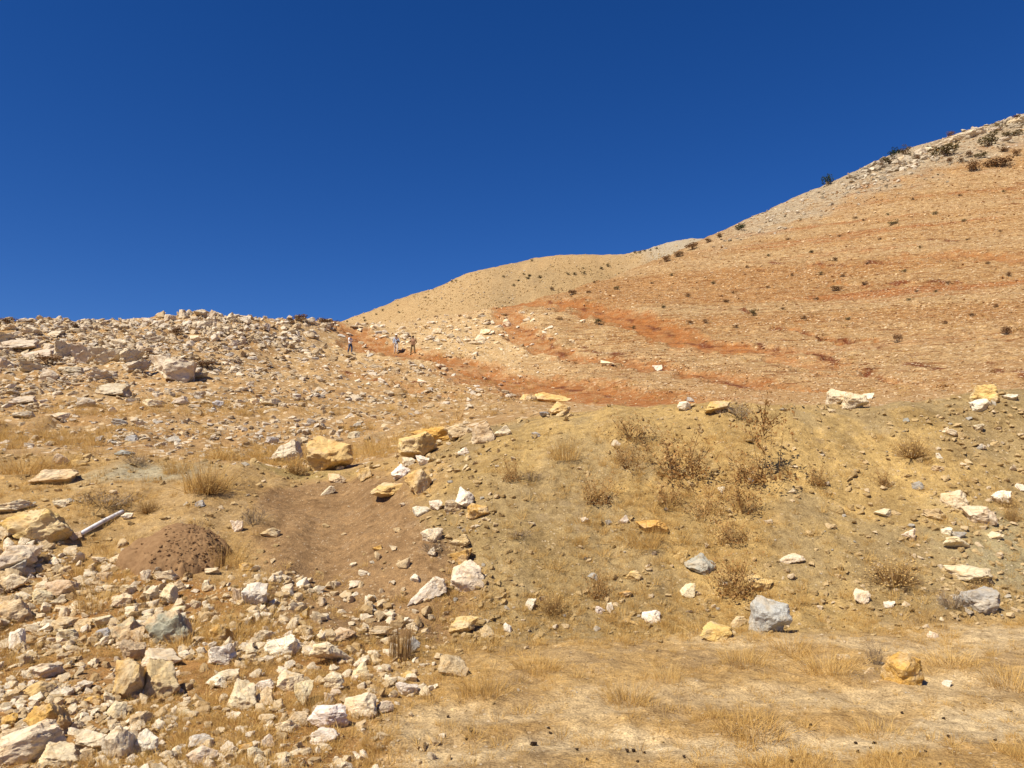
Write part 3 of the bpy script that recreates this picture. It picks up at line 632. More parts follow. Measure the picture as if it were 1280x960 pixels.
for i, (px, py, w, h) in enumerate(RIDGE):
    o = put_rock(px, py+3, w, h*1.05, 's', -18, True)
    o.name = 'outcrop_boulder'
    tag(o, auto_label(px, py, w, h, 's', 'boulder', RMARK, 'pale ledge boulder'), 'boulder', 'outcrop boulders along the ridge top')

# ------------------------------------------------------------------ loose stones and grass: one object each, spread with geometry nodes
def scatter(name, variants, P, rot, scl, mat, label, cat):
    coll = bpy.data.collections.new(name + '_shapes')
    for i, me in enumerate(variants):
        me2 = me.copy(); me2.materials.clear(); me2.materials.append(mat)
        coll.objects.link(bpy.data.objects.new(f'{name}_shape_{i:02d}', me2))
    n = len(P); me = bpy.data.meshes.new(name); me.vertices.add(n)
    me.vertices.foreach_set('co', np.asarray(P, np.float32).ravel())
    for an, v in (('rot', rot), ('scl', scl)):
        a = me.attributes.new(an, 'FLOAT_VECTOR', 'POINT'); a.data.foreach_set('vector', np.asarray(v, np.float32).ravel())
    a = me.attributes.new('pick', 'INT', 'POINT'); a.data.foreach_set('value', RNG.integers(0, len(variants), n).astype(np.int32))
    o = link(name, me)
    ng = bpy.data.node_groups.new(name, 'GeometryNodeTree')
    ng.interface.new_socket('Geometry', in_out='INPUT', socket_type='NodeSocketGeometry'); ng.interface.new_socket('Geometry', in_out='OUTPUT', socket_type='NodeSocketGeometry')
    N = ng.nodes.new; gi, go = N('NodeGroupInput'), N('NodeGroupOutput')
    ci = N('GeometryNodeCollectionInfo'); ci.inputs['Collection'].default_value = coll; ci.inputs['Separate Children'].default_value = True; ci.inputs['Reset Children'].default_value = True
    ip = N('GeometryNodeInstanceOnPoints'); ip.inputs['Pick Instance'].default_value = True
    def attr(nm, t):
        x = N('GeometryNodeInputNamedAttribute'); x.data_type = t; x.inputs['Name'].default_value = nm; return x.outputs['Attribute']
    e = N('FunctionNodeEulerToRotation'); L = ng.links.new
    L(attr('rot', 'FLOAT_VECTOR'), e.inputs[0]); L(e.outputs[0], ip.inputs['Rotation']); L(attr('scl', 'FLOAT_VECTOR'), ip.inputs['Scale']); L(attr('pick', 'INT'), ip.inputs['Instance Index'])
    L(gi.outputs[0], ip.inputs['Points']); L(ci.outputs[0], ip.inputs['Instance']); L(ip.outputs[0], go.inputs[0])
    md = o.modifiers.new('spread', 'NODES'); md.node_group = ng
    tag(o, label, cat, kind='stuff'); return o

def sample(n, x0=-260, x1=1540, y0=140, y1=1010):
    q, ok = hit(RNG.uniform(x0, x1, n), RNG.uniform(y0, y1, n)); q = q[ok]
    _, k, yk = base(q[:, 0], q[:, 1]); return q, k, yk, s_of(q[:, 0], q[:, 1])
def stone_pose(q, px_lo, px_hi, power=2.2, flat=(.5, .85), bury=.18, world_lo=.012, world_hi=2.0):
    n = len(q); u = RNG.uniform(0, 1, n)**power
    w = np.clip((px_lo + (px_hi-px_lo)*u)*q[:, 1]/F, world_lo, world_hi)
    sc = np.stack([w, w*RNG.uniform(.65, 1.0, n), w*RNG.uniform(flat[0], flat[1], n)], 1)
    rot = np.stack([RNG.normal(0, .22, n), RNG.normal(0, .22, n), RNG.uniform(0, 6.283, n)], 1)
    P = q.copy(); P[:, 2] += sc[:, 2]*(.5-bury) - .1*w
    P[:, 2] += w*.05
    return P, rot, sc
def pat(q, f, seed): return fbm(q[:, 0]*f, q[:, 1]*f, 3, seed)

# grey limestone scree over the rocky slope
q, k, yk, s = sample(90000, 0-260, 1000, 370, 620)
red, _c = track_fields(q[:, 0], q[:, 1])
people_gap = sm(2.0, 5.0, np.minimum.reduce([np.hypot(q[:, 0]-a_[0], (q[:, 1]-a_[1])*.5) for a_ in hit([437, 495, 516], [441, 441, 443])[0]]))
prob = sm(-.3, 1.5, q[:, 1]-yk[4])*(1-sm(-.20, .10, s))*(.22+.75*sm(-.3, .4, pat(q, .22, 71)+.4*pat(q, .9, 72)))*(1-.85*red)*(q[:, 1] < yk[10])*(.35+.65*sm(26, 42, q[:, 1]))*(1-.5*sm(-.30, -.2, s))*(.25+.75*people_gap)
q1 = q[RNG.uniform(0, 1, len(q)) < prob]
P, r, sc = stone_pose(q1, 1.5, 12.5, 4.2, (.3, .65), .28)
scatter('scree', CHUNKS, P, r, sc, MAT_SCREE, 'grey and cream limestone scree covering the rocky slope', 'scree')
# rocks heaped along the skyline of the rocky slope
q, k, yk, s = sample(12000, -260, 420, 380, 440)
prob = (s < -.24)*sm(-16, -3, q[:, 1]-yk[9])*(q[:, 1] < yk[10])*(.25+.75*sm(-.1, .3, pat(q, .25, 171)))*(.35+.65*np.exp(-((s+.40)/.10)**2))*.8
qs = q[RNG.uniform(0, 1, len(q)) < prob]
P, r, sc = stone_pose(qs, 2.5, 13, 2.8, (.4, .85), .18)
scatter('skyline_rocks', CHUNKS, P, r, sc, MAT_SCREE, 'grey limestone rocks heaped along the skyline of the rocky slope', 'rocks')
# pink-cream stones over the big hill
q, k, yk, s = sample(240000, 380, 1540, 130, 530)
red, _c = track_fields(q[:, 0], q[:, 1])
near = 1-sm(45, 85, q[:, 1])
prob = sm(0, 6, q[:, 1]-yk[5])*sm(-.24, .0, s)*(.25+.75*sm(-.3, .35, pat(q, .1, 73)+.5*pat(q, .6, 77)))*(1-.75*red)*(q[:, 1] < yk[10])*(.30+.40*near)
q2 = q[RNG.uniform(0, 1, len(q)) < prob]
P, r, sc = stone_pose(q2, .8, 4.2, 5.0, (.35, .7), .25)
scatter('hillside_stones', STONES, P, r, sc, MAT_PINK, 'pale pinkish stones strewn over the orange hillside', 'stones')
# ledge rubble along the ridge top and around the upper track bend
q, k, yk, s = sample(90000, 420, 1400, 120, 460)
topb = sm(.24, .36, s)*sm(-38, -20, (q[:, 1]-yk[9]) + 6*fbm(q[:, 0]*.35, q[:, 1]*.35, 4, 41) + (s-.45)*26)
c0 = hit([565], [418])[0][0]; mid = (1-sm(6, 19, np.hypot(q[:, 0]-c0[0], (q[:, 1]-c0[1])*.7)))*.7
red, _c = track_fields(q[:, 0], q[:, 1])
prob = (.42*topb*(.3+.7*sm(-.2, .3, pat(q, .15, 151))))*(q[:, 1] < yk[10])*(1-red)
prob2 = mid*.42*(q[:, 1] < yk[10])*(1-red)*(.25+.75*sm(-.2, .3, pat(q, .3, 153))); qm = q[RNG.uniform(0, 1, len(q)) < prob2]
q3 = q[RNG.uniform(0, 1, len(q)) < prob]
P, r, sc = stone_pose(qm, 1.4, 9.0, 4.0, (.35, .7), .25)
scatter('bend_rubble', CHUNKS, P, r, sc, MAT_CREAM, 'pale yellow broken stone by the bend of the red track', 'rubble')
P, r, sc = stone_pose(q3, 1.2, 7.0, 3.6, (.35, .7), .25)
scatter('ledge_rubble', CHUNKS, P, r, sc, MAT_LEDGE, 'pale broken limestone along the ridge top', 'rubble')
# bigger ledge blocks at the top of the ridge
q, k, yk, s = sample(16000, 1060, 1400, 120, 240)
prob = sm(.40, .48, s)*sm(-30, -10, (q[:, 1]-yk[9]) + (s-.45)*20)*(q[:, 1] < yk[10])*sm(-.1, .35, pat(q, .09, 161))*.30
qo = q[RNG.uniform(0, 1, len(q)) < prob]
P, r, sc = stone_pose(qo, 4, 15, 2.5, (.4, .7), .3)
scatter('ledge_blocks', CHUNKS, P, r, sc, MAT_LEDGE, 'grey limestone ledge blocks along the ridge top', 'rocks')
# broken stone over the far hill
q, k, yk, s = sample(60000, 380, 1000, 285, 410)
prob = (q[:, 1] > yk[10]+30)*(.12+.6*sm(-.1, .5, pat(q, .03, 141)))*.5
qf = q[RNG.uniform(0, 1, len(q)) < prob]
P, r, sc = stone_pose(qf, .8, 2.6, 3.0, (.4, .8), .2)
scatter('far_stones', STONES, P, r, sc, MAT_TAN, 'broken stone on the far tan hill', 'stones')
# cream rubble between the big rocks on the near left
q, k, yk, s = sample(30000, -200, 640, 660, 1000)
m0 = 1-sm(-.20, -.07, s + .05*pat(q, .5, 81))
prob = m0*(.30+.8*sm(-.3, .3, pat(q, 1.1, 83)))*(1-sm(-.2, .6, q[:, 1]-yk[3]))
q4 = q[RNG.uniform(0, 1, len(q)) < prob*.62]
P, r, sc = stone_pose(q4, 1.6, 18, 4.6, (.5, .85), .2)
scatter('rubble', CHUNKS, P, r, sc, MAT_CREAM, 'small cream stones filling in between the bigger rocks', 'rubble')
# tan stones on the earth banks
q, k, yk, s = sample(60000, -260, 1540, 470, 820)
bank = sm(-.8, .5, q[:, 1]-yk[2])*(1-sm(.2, .9, q[:, 1]-yk[4]))
edge = np.exp(-((s+.06)/.05)**2)*.8 + np.exp(-((s-.62)/.12)**2)*.55 + .55*np.exp(-((q[:, 1]-yk[4])/.5)**2)
d = dist_poly(q[:, 0], q[:, 1], CHUTE)
prob = bank*(.05 + .12*sm(-.1, .5, pat(q, .9, 87)) + edge*.5 + .16*(1-sm(.6, 1.6, q[:, 1]-yk[2])))*(.12+.88*sm(.7, 1.2, d))*(1+.4*(s < -.2))
q5 = q[RNG.uniform(0, 1, len(q)) < prob]
P, r, sc = stone_pose(q5, 1.6, 11, 3.6, (.4, .8), .2)
scatter('gravel', CHUNKS, P, r, sc, MAT_TAN, 'tan stones and gravel loose on the earth banks', 'gravel')
# fine grit on the track
q, k, yk, s = sample(9000, -260, 1540, 780, 1010)
q6 = q[(RNG.uniform(0, 1, len(q)) < .35*(.3+.7*sm(0, .5, pat(q, .8, 91))))]
P, r, sc = stone_pose(q6, 1.2, 5, 4, (.4, .8), .2)
scatter('grit', STONES, P, r, sc, MAT_TAN, 'fine tan grit on the dirt track', 'grit')

# ------------------------------------------------------------------ grass, tufts and dry shrubs
def strips(paths, w0, w1=.2):
    """flat tapering blades along paths (each (k,3)); returns verts, tris"""
    V, T = [], []
    for p in paths:
        p = np.asarray(p); k = len(p); d = p[-1]-p[0]; side = np.cross(d, RNG.normal(size=3)); side /= np.linalg.norm(side)+1e-9
        b = len(V)
        for i in range(k-1):
            ww = w0*(1-(1-w1)*i/(k-1))*.5; V += [p[i]-side*ww, p[i]+side*ww]
        V.append(p[-1])
        for i in range(k-2):
            a = b+2*i; T += [(a, a+1, a+3), (a, a+3, a+2)]
        a = b+2*(k-2); T.append((a, a+1, a+2))
    return np.array(V), np.array(T)
def leafs(C, size, n_jit=.5):
    V, T = [], []
    for c in C:
        sz = size*RNG.uniform(.6, 1.35); a = RNG.normal(size=3); a /= np.linalg.norm(a); b = np.cross(a, RNG.normal(size=3)); b /= np.linalg.norm(b)+1e-9
        i = len(V); V += [c-a*sz*.5, c+b*sz*.32, c+a*sz*.5, c-b*sz*.32]; T += [(i, i+1, i+2), (i, i+2, i+3)]
    return np.array(V), np.array(T)
def arc(p0, az, lean, length, droop, k=4):
    pts = []; p = np.array(p0, float); el = math.pi/2-lean
    for i in range(k):
        pts.append(p.copy()); step = length/(k-1)
        p = p + step*np.array([math.cos(az)*math.cos(el), math.sin(az)*math.cos(el), math.sin(el)]); el -= droop/(k-1)
    return pts
def tuft_mesh(name, n, spread, lean, droop, width, hmin=.5):
    ps = []
    for i in range(n):
        az = RNG.uniform(0, 6.283); rr = spread*math.sqrt(RNG.uniform())
        ps.append(arc((rr*math.cos(az), rr*math.sin(az), -.05), az+RNG.normal(0, .7), abs(RNG.normal(0, lean)), RNG.uniform(hmin, 1.0), RNG.uniform(0, droop)))
    V, T = strips(ps, width); return mesh_np(name, V, T)
TUFTS = [tuft_mesh(f'tuft_shape_{i}', 46, .34, .6, 1.2, .018, .3) for i in range(6)]
MATS_ = [tuft_mesh(f'low_straw_shape_{i}', 40, .5, 1.0, .8, .03, .3) for i in range(5)]
BIGT = [tuft_mesh(f'big_tuft_shape_{i}', 420, .42, .42, 1.3, .008, .2) for i in range(5)]
def weed_mesh(name):
    V, T = leafs([RNG.normal(0, .28, 3)*np.array([1, 1, .55]) + np.array([0, 0, .3]) for _ in range(60)], .16); return mesh_np(name, V, T)
WEEDS = [weed_mesh(f'weed_shape_{i}') for i in range(4)]
for me in BIGT: me.materials.append(MAT_STRAW)

def grass_pts(n, box, probf, hlo, hhi, name, variants, label, mat=None):
    q, k, yk, s = sample(n, *box)
    q = q[RNG.uniform(0, 1, len(q)) < probf(q, k, yk, s)]
    m = len(q); h = RNG.uniform(hlo, hhi, m)*(.6+.8*RNG.uniform(0, 1, m)**2)
    rot = np.stack([RNG.normal(0, .1, m), RNG.normal(0, .1, m), RNG.uniform(0, 6.283, m)], 1)
    sc = np.stack([h*RNG.uniform(.8, 1.3, m), h*RNG.uniform(.8, 1.3, m), h], 1)
    return scatter(name, variants, q, rot, sc, mat or MAT_STRAW, label, 'dry grass')
def pr_track(q, k, yk, s):
    d = np.minimum(dist_poly(q[:, 0], q[:, 1], TRK1), dist_poly(q[:, 0], q[:, 1], TRK2))
    return (q[:, 1] < yk[2]+1.2)*(.10+.9*sm(-.1, .5, pat(q, .6, 101)+.4*pat(q, 2.0, 103)))*(.08+.92*sm(.15, .6, d))*.5*(.55+.45*(s > -.2))
grass_pts(15000, (-260, 1540, 740, 1010), pr_track, .05, .13, 'short_dry_grass', TUFTS, 'short dry straw growing along the dirt track')
grass_pts(26000, (-260, 1540, 740, 1010), lambda q, k, yk, s: pr_track(q, k, yk, s)*.7+.05*(q[:, 1] < yk[2]+1.2), .04, .10, 'straw_litter', MATS_, 'flattened straw litter lying on the dirt track')
def pr_bank(q, k, yk, s):
    d = dist_poly(q[:, 0], q[:, 1], CHUTE); mid = np.exp(-((s-.18)/.12)**2)*np.exp(-((q[:, 1]-yk[3]-.2)/1.3)**2)
    left = (s < -.30)*sm(-.2, .5, pat(q, .8, 107))
    return (q[:, 1] > yk[2]-.5)*(q[:, 1] < yk[4]+2.0)*(.05+.75*mid+.55*left+.35*np.exp(-((q[:, 1]-yk[2]-.5)/.8)**2)*sm(-.1, .4, pat(q, .7, 109)))*sm(.6, 1.2, d)
grass_pts(16000, (-260, 1540, 540, 830), pr_bank, .07, .20, 'bank_grass', TUFTS, 'thin dry grass on the earth banks')
def pr_left(q, k, yk, s):
    return (1-sm(-.26, -.08, s+.08*pat(q, .9, 81)))*(q[:, 1] < yk[3]+.3)*(.05+.6*sm(-.05, .5, pat(q, .9, 111)+.3*pat(q, 2.5, 112)))
grass_pts(5000, (-260, 560, 660, 1010), lambda q, k, yk, s: .6*pr_left(q, k, yk, s), .03, .11, 'rubble_straw', TUFTS, 'dry straw poking up between the rubble rocks')
grass_pts(9000, (-260, 560, 660, 1010), lambda q, k, yk, s: pr_left(q, k, yk, s)*.7, .04, .10, 'rubble_litter', MATS_, 'flattened straw between the rubble rocks')
def pr_nat(q, k, yk, s):
    return (q[:, 1] > yk[4]+.5)*(q[:, 1] < yk[9])*(1-sm(-.1, .15, s))*(.06+.8*sm(.0, .5, pat(q, .25, 113)+.3*pat(q, 1., 115)))*(1-.6*sm(30, 60, q[:, 1]))
grass_pts(20000, (-260, 760, 395, 620), pr_nat, .16, .34, 'slope_grass', TUFTS, 'dry tan grass between the rocks of the slope')
grass_pts(9000, (500, 1540, 150, 520), lambda q, k, yk, s: (q[:, 1] > yk[6]-4)*(q[:, 1] < yk[9])*.32*sm(-.3, .4, pat(q, .12, 117)), .18, .42, 'hill_grass', TUFTS, 'tiny dry grass tufts dotted over the hillside')
grass_pts(5000, (500, 1540, 150, 500), lambda q, k, yk, s: (q[:, 1] > yk[6]-4)*(q[:, 1] < yk[9])*.12*sm(-.2, .4, pat(q, .1, 119)), .15, .5, 'hill_weeds', WEEDS, 'tiny dark dry weeds dotted over the hillside', mat=MAT_BROWN)

# single straw tufts that stand out: column, row of base, width, height, label
def place(o, px, py, w, h, hs_=1.0, sink=.02):
    q, ok = hit([px], [py]); x, y, z = q[0]; k = y/F
    o.location = (x, y, z - sink); o.scale = (w*k*hs_, w*k*hs_, h*k); o.rotation_euler = (0, 0, random.uniform(0, 6.28)); return o
TUFTL = [
 (605,868,66,48,'brownish straw tuft beside the pyramid-shaped rock at the foot of the bank'),
 (1098,920,60,34,'dense dry grass clump at the very front of the dirt track'),
 (940,918,90,44,'ragged wide brown grass clump on the front of the dirt track'),
 (672,836,62,34,'grey-brown grass clump at the foot of the bank'),
 (705,572,44,40,'spiky straw tuft high on the bank near the crest'),
 (258,612,64,62,'big pale straw tuft on top of the low bank'),
 (222,590,40,40,'pale straw tuft behind the big straw tuft on the low bank'),
 (1260,858,70,40,'brown grass clump at the frame edge of the dirt track'),
 (280,705,50,46,'tall thin straw growing beside the brown soil mound'),
 (806,682,44,36,'straw hanging around the orange-tan slab on the bank'),
 (30,590,60,38,'yellow straw patch at the frame edge on the low bank'),
 (75,585,50,30,'yellow straw patch on the low bank above the tilting tan slab'),
 (785,880,60,50,'tall loose straw standing on the dirt track'),
 (835,850,40,36,'loose straw tuft below the yellow flat-topped rock'),
 (1035,840,70,44,'pale straw stand between the grey angular boulder and the orange boulder'),
 (990,815,60,36,'pale straw stand in front of the grey angular boulder'),
 (470,930,40,30,'thin straw beside the rubble edge on the dirt track'),
 (390,890,44,52,'thin tall straw among the rubble edge rocks'),
 (300,800,44,40,'thin straw beside the orange-tan rocks of the rubble'),
 (120,760,56,48,'brown straw patch in the middle of the rubble'),
 (745,930,44,26,'small golden grass clump on the dirt track'),
 (1190,830,70,30,'low golden grass strip beside the orange boulder on the track'),
 (930,830,60,34,'golden grass under the grey angular boulder'),
]
for i, (px, py, w, h, lab) in enumerate(TUFTL):
    o = link('grass_tuft', BIGT[i % len(BIGT)]); place(o, px, py, w, h, .95); tag(o, lab, 'grass tuft', 'dry grass tufts that stand out')

def shrub_shape(style, i):
    """(stem mesh, leaf mesh) of a shrub about 1 wide and 1 high"""
    st, tips = [], []
    if style == 'thistle':
        for j in range(32):
            az = RNG.uniform(0, 6.283); r0 = .22*math.sqrt(RNG.uniform()); L = RNG.uniform(.35, 1.0)
            p = arc((r0*math.cos(az), r0*math.sin(az), -.04), az, abs(RNG.normal(0, .38)), L, .25, 5); st.append(p); 
            for u in (2, 3, 4):
                for _ in range(2):
                    c = p[u] + RNG.normal(0, .03, 3); a2 = RNG.uniform(0, 6.28); st.append(arc(p[u], a2, RNG.uniform(.3, 1.0), RNG.uniform(.06, .18), .2, 3)); tips.append(st[-1][-1]); tips.append(c)
        base = []
        for _ in range(330 if i % 2 == 0 else 60):
            a, rr = RNG.uniform(0, 6.28), .40*math.sqrt(RNG.uniform()); base.append(np.array([rr*math.cos(a), rr*math.sin(a), abs(RNG.normal(.04, .12))]))
        return strips(st, .014, .4), leafs(tips, .048), MAT_STEM, MAT_HEADS, leafs(base, .06)
    if style == 'cushion':
        for j in range(420):
            az = RNG.uniform(0, 6.283); p = arc((.1*math.cos(az), .1*math.sin(az), -.03), az, RNG.uniform(0, 1.45), RNG.uniform(.55, 1.0)*.62, RNG.uniform(-.5, .4), 4); p = [x*np.array([1, 1, 1.5]) for x in p]; st.append(p); tips += [p[-1], p[-2]]
        return strips(st, .010, .4), leafs(tips, .035), MAT_STEM, MAT_STRAW
    if style == 'twig':
        for j in range(70):
            az = RNG.uniform(0, 6.283); p = arc((.08*math.cos(az), .08*math.sin(az), -.03), az, RNG.uniform(.1, 1.1), RNG.uniform(.4, .8), RNG.uniform(-.3, .6), 5); st.append(p)
            for u in (2, 3, 3, 4): st.append(arc(p[u], RNG.uniform(0, 6.28), RNG.uniform(.2, 1.2), RNG.uniform(.1, .3), .3, 3)); tips.append(st[-1][-1])
        return strips(st, .012, .4), leafs(tips, .03), MAT_TWIG, MAT_STEM
    if style == 'reed':
        for j in range(220):
            az = RNG.uniform(0, 6.283); r0 = .42*math.sqrt(RNG.uniform()); st.append(arc((r0*math.cos(az), r0*math.sin(az), -.03), az, abs(RNG.normal(0, .16)), RNG.uniform(.4, 1.0), .25, 4))
        for j in range(90):
            a, rr = RNG.uniform(0, 6.28), .5*math.sqrt(RNG.uniform()); tips.append(np.array([rr*math.cos(a), rr*math.sin(a), RNG.uniform(0, .12)]))
        return strips(st, .016, .5), leafs(tips, .09), MAT_STEM, MAT_STRAW
    if style == 'tall':          # one bare stalk carrying a spread of seed heads, dark litter at its foot
        st.append(arc((0, 0, -.03), 0, .03, .62, .0, 5)); 
        for j in range(26):
            z0 = RNG.uniform(.36, .72); p = arc((0, 0, z0), RNG.uniform(0, 6.28), RNG.uniform(.2, 1.35), RNG.uniform(.15, .5), .5, 4); st.append(p)
            for u in (1, 2, 3, 3): 
                st.append(arc(p[u], RNG.uniform(0, 6.28), RNG.uniform(.1, 1.2), RNG.uniform(.05, .14), .2, 3)); tips += [st[-1][-1], st[-1][-2] + RNG.normal(0, .02, 3)]
        for j in range(4): st.append(arc((RNG.normal(0, .15), RNG.normal(0, .15), 0), RNG.uniform(0, 6.28), .12, RNG.uniform(.7, .98), .1, 5)); tips += [st[-1][-1]+RNG.normal(0, .03, 3) for _ in range(8)]
        base = []
        for _ in range(150):
            a, rr = RNG.uniform(0, 6.28), .42*math.sqrt(RNG.uniform()); base.append(np.array([rr*math.cos(a), rr*math.sin(a), abs(RNG.normal(.02, .08))]))
        return strips(st, .014, .5), leafs(tips, .045), MAT_STEM, MAT_HEADS, leafs(base, .05)
    # leafy dome for the far bushes
    for j in range(16): 
        az = RNG.uniform(0, 6.283); st.append(arc((.05*math.cos(az), .05*math.sin(az), -.1), az, RNG.uniform(0, 1.0), RNG.uniform(.4, .7), .2, 4))
    cl = [np.array([RNG.normal(0, .22), RNG.normal(0, .22), RNG.uniform(.22, .78)]) for _ in range(13)]
    cl = [c*np.array([1-.5*c[2]*.6, 1-.5*c[2]*.6, 1]) for c in cl]
    for c in cl:
        for _ in range(46):
            d = RNG.normal(size=3); d /= np.linalg.norm(d); tips.append(c + d*.19*RNG.uniform(.5, 1.0)**.5*np.array([1, 1, .85]))
    m = {'olive': MAT_OLIVE, 'green': MAT_GREEN, 'rust': MAT_REDBUSH}[style]
    return strips(st, .05, .4), leafs(tips, .085), MAT_TWIG, m
def make_shrub(style, i, single=False):
    (sv, stt), (lv, lt), ms, ml, *bs_ = shrub_shape(style, i)
    if single:
        me = mesh_np(f'{style}_bush_{i}', np.concatenate([sv, lv]), np.concatenate([stt, lt+len(sv)]))
        me.materials.append(ms); me.materials.append(ml)
        me.polygons.foreach_set('material_index', np.r_[np.zeros(len(stt)), np.ones(len(lt))].astype(np.int32)); return me
    a = mesh_np(f'{style}_stems_{i}', sv, stt); a.materials.append(ms); b = mesh_np(f'{style}_leaves_{i}', lv, lt); b.materials.append(ml)
    if bs_: d = mesh_np(f'{style}_dead_leaves_{i}', *bs_[0]); d.materials.append(MAT_BROWN); return a, b, d
    return a, b
PROT = {st: [make_shrub(st, i) for i in range(n)] for st, n in (('thistle', 4), ('cushion', 3), ('twig', 3), ('reed', 1), ('tall', 2), ('olive', 5), ('green', 2), ('rust', 3))}
SMALL = {st: [make_shrub(st, i+10, True) for i in range(4)] for st in ('olive', 'rust')}
def put_shrub(style, px, py, w, h, lab, group, i, leaf='seed_heads'):
    root = bpy.data.objects.new('dry_shrub' if style not in ('olive', 'green', 'rust') else 'bush', None); COL.objects.link(root); root.empty_display_size = .1
    place(root, px, py, w, h*(1.1 if style in ('thistle', 'tall') else 1))
    for nm, me in zip(('stems', leaf, 'dead_leaves'), PROT[style][i % len(PROT[style])]):
        o = link(nm, me, root); o['kind'] = 'stuff'
    tag(root, lab, 'shrub' if root.name.startswith('dry') else 'bush', group); return root
DRY = [
 ('thistle',853,596,84,62,'big dark brown thistle shrub in the middle of the bank face'),
 ('tall',957,600,90,86,'tall seed-headed stalk with a spreading top and dark litter at its foot'),
 ('thistle',935,602,50,40,'low dark thistle clump at the foot of the tall seed-headed stalk'),
 ('thistle',748,628,44,40,'dark thistle clump on the left of the bank face'),
 ('thistle*',790,548,56,34,'loose tan thistle below the crest of the bank'),
 ('thistle*',790,585,40,34,'sparse thistle left of the big dark brown thistle shrub'),
 ('thistle',915,676,44,34,'dark thistle above the light grey tilted slab'),
 ('thistle',918,742,60,54,'brown thistle between the tilted slab and the bright yellow rock'),
 ('thistle*',835,632,46,34,'thin brown thistle below the big dark brown thistle shrub'),
 ('thistle*',880,650,50,44,'pale brown thistle right of the straw-hung slab'),
 ('thistle*',930,640,56,44,'thin tan thistle below the tall seed-headed stalk'),
 ('cushion',1140,570,48,36,'dome of straw-coloured twigs near the end of the bank crest'),
 ('thistle',1105,607,24,24,'small brown dry sprig in the middle of the bare bank'),
 ('cushion',1115,728,74,40,'big brown cushion shrub low on the bank'),
 ('cushion',262,616,46,36,'brown-based cushion shrub beside the big straw tuft on the low bank'),
 ('twig',132,632,66,30,'dead grey-brown twig bush behind the white pipe'),
 ('twig',318,655,32,34,'small dark brown twig bush on the edge of the brown chute'),
 ('cushion',186,640,36,24,'greenish tan cushion shrub between the white pipe and the soil mound'),
 ('twig',168,580,26,22,'dark twiggy bush by the thin bluish slab'),
 ('reed',500,826,30,66,'upright brown reed tuft at the foot of the earth chute'),
 ('twig',925,522,40,28,'grey twig bush beside the long crest slab'),
 ('twig',649,672,26,18,'thin dark twig plant lying on the bare bank'),
 ('twig',541,690,32,24,'dark twig bush at the edge of the brown earth chute'),
 ('cushion',1264,650,26,30,'rust-brown cushion shrub at the frame edge of the stony bank'),
 ('cushion',1258,632,30,24,'brown cushion shrub beside the squared whitish rock'),
 ('twig',1190,760,40,34,'bare bent twig left of the lens-shaped grey boulder'),
 ('cushion',370,592,36,24,'rusty brown grass cushion under the half-buried boulder'),
 ('twig',665,600,30,20,'grey-brown dry sprig on the left part of the bank'),
 ('thistle',640,600,30,34,'thin tan sprig at the rocky corner of the bank'),
 ('cushion',1225,745,44,30,'straw cushion in front of the wide cream slab'),
 ('twig',1094,830,18,44,'single dry stalk standing behind the orange boulder on the track'),
 ('cushion',690,765,44,34,'brown grass cushion at the grassy foot of the bank'),
 ('thistle',1020,605,30,26,'tiny dry sprig right of the tall seed-headed stalk'),
 ('twig',240,668,36,26,'thin dry twigs growing behind the soil mound'),
 ('thistle',745,745,36,36,'small brown weed low on the bank near the foot'),
]
for i, (st, px, py, w, h, lab) in enumerate(DRY):
    put_shrub(st.strip('*'), px, py, w, h, lab, 'dry shrubs on the banks', (2*i+1 if '*' in st else 2*i) if 'thistle' in st else i)
RB = [  # bushes big enough to show leaves, on the ridge and skylines
 ('green',1117,190,13,16,'dark green little tree standing out on the ridge skyline'),('olive',1131,184,16,10,'olive bush just behind the dark green little tree on the ridge'),
 ('olive',1183,195,36,19,'widest olive bush among the ledges of the ridge top'),('olive',1237,182,28,18,'round olive bush above the dark row of bushes on the ridge'),
 ('rust',1218,214,24,15,'brown bush at the lower edge of the ridge ledges'),('rust',1250,208,34,14,'long brown bush at the lower edge of the ridge ledges'),
 ('olive',1135,198,10,10,None),('rust',1147,202,10,10,None),('rust',1188,170,10,7,None),('rust',1211,197,11,10,None),('rust',1188,203,11,7,None),('olive',1225,197,16,8,None),
 ('olive',1267,170,26,8,None),('rust',1272,194,14,8,None),('rust',1100,210,9,8,None),('olive',1112,205,16,10,None),('rust',1272,149,12,7,None),('olive',1245,163,16,8,None),('rust',1202,203,9,6,None),('rust',1255,190,16,7,None),
 ('green',1035,232,15,16,'dark bush alone on the skyline of the hill'),('green',926,288,14,10,'dark bush low on the hill skyline beyond the bend'),('rust',900,297,10,6,None),('rust',886,303,10,6,None),
 ('rust',865,312,20,9,'dark brown bush where the hill edge meets the far hill'),('rust',834,327,14,9,None),('rust',848,321,14,8,None),
 ('rust',376,402,20,10,'dark brown bush on the skyline above the people'),('rust',405,404,24,7,'low dark brown bush beside the track on the skyline'),
 ('rust',362,402,12,6,None),('rust',715,369,14,8,'brown bush above the bright red track'),('rust',1044,364,16,8,'reddish brown bush alone on the open hillside'),
 ('olive',1116,281,13,6,None),('olive',942,395,12,9,None),('olive',747,405,12,7,'olive tuft beside the bright red track'),('rust',1258,418,16,12,None),('rust',1122,428,14,12,None),
 ('rust',12,404,26,7,'rusty scrub on the skyline at the frame edge'),('rust',36,405,16,6,None),('rust',95,412,20,9,'rust-brown scrub in a gap of the rocky skyline'),('rust',222,418,20,11,'rust-brown scrub below the heaped skyline rocks'),
 ('rust',255,460,26,12,'rust-brown scrub right of the pointed grey boulder'),('rust',60,455,40,12,'brown scrub in the hollow under the outcrop row'),('rust',188,448,16,10,None),
]
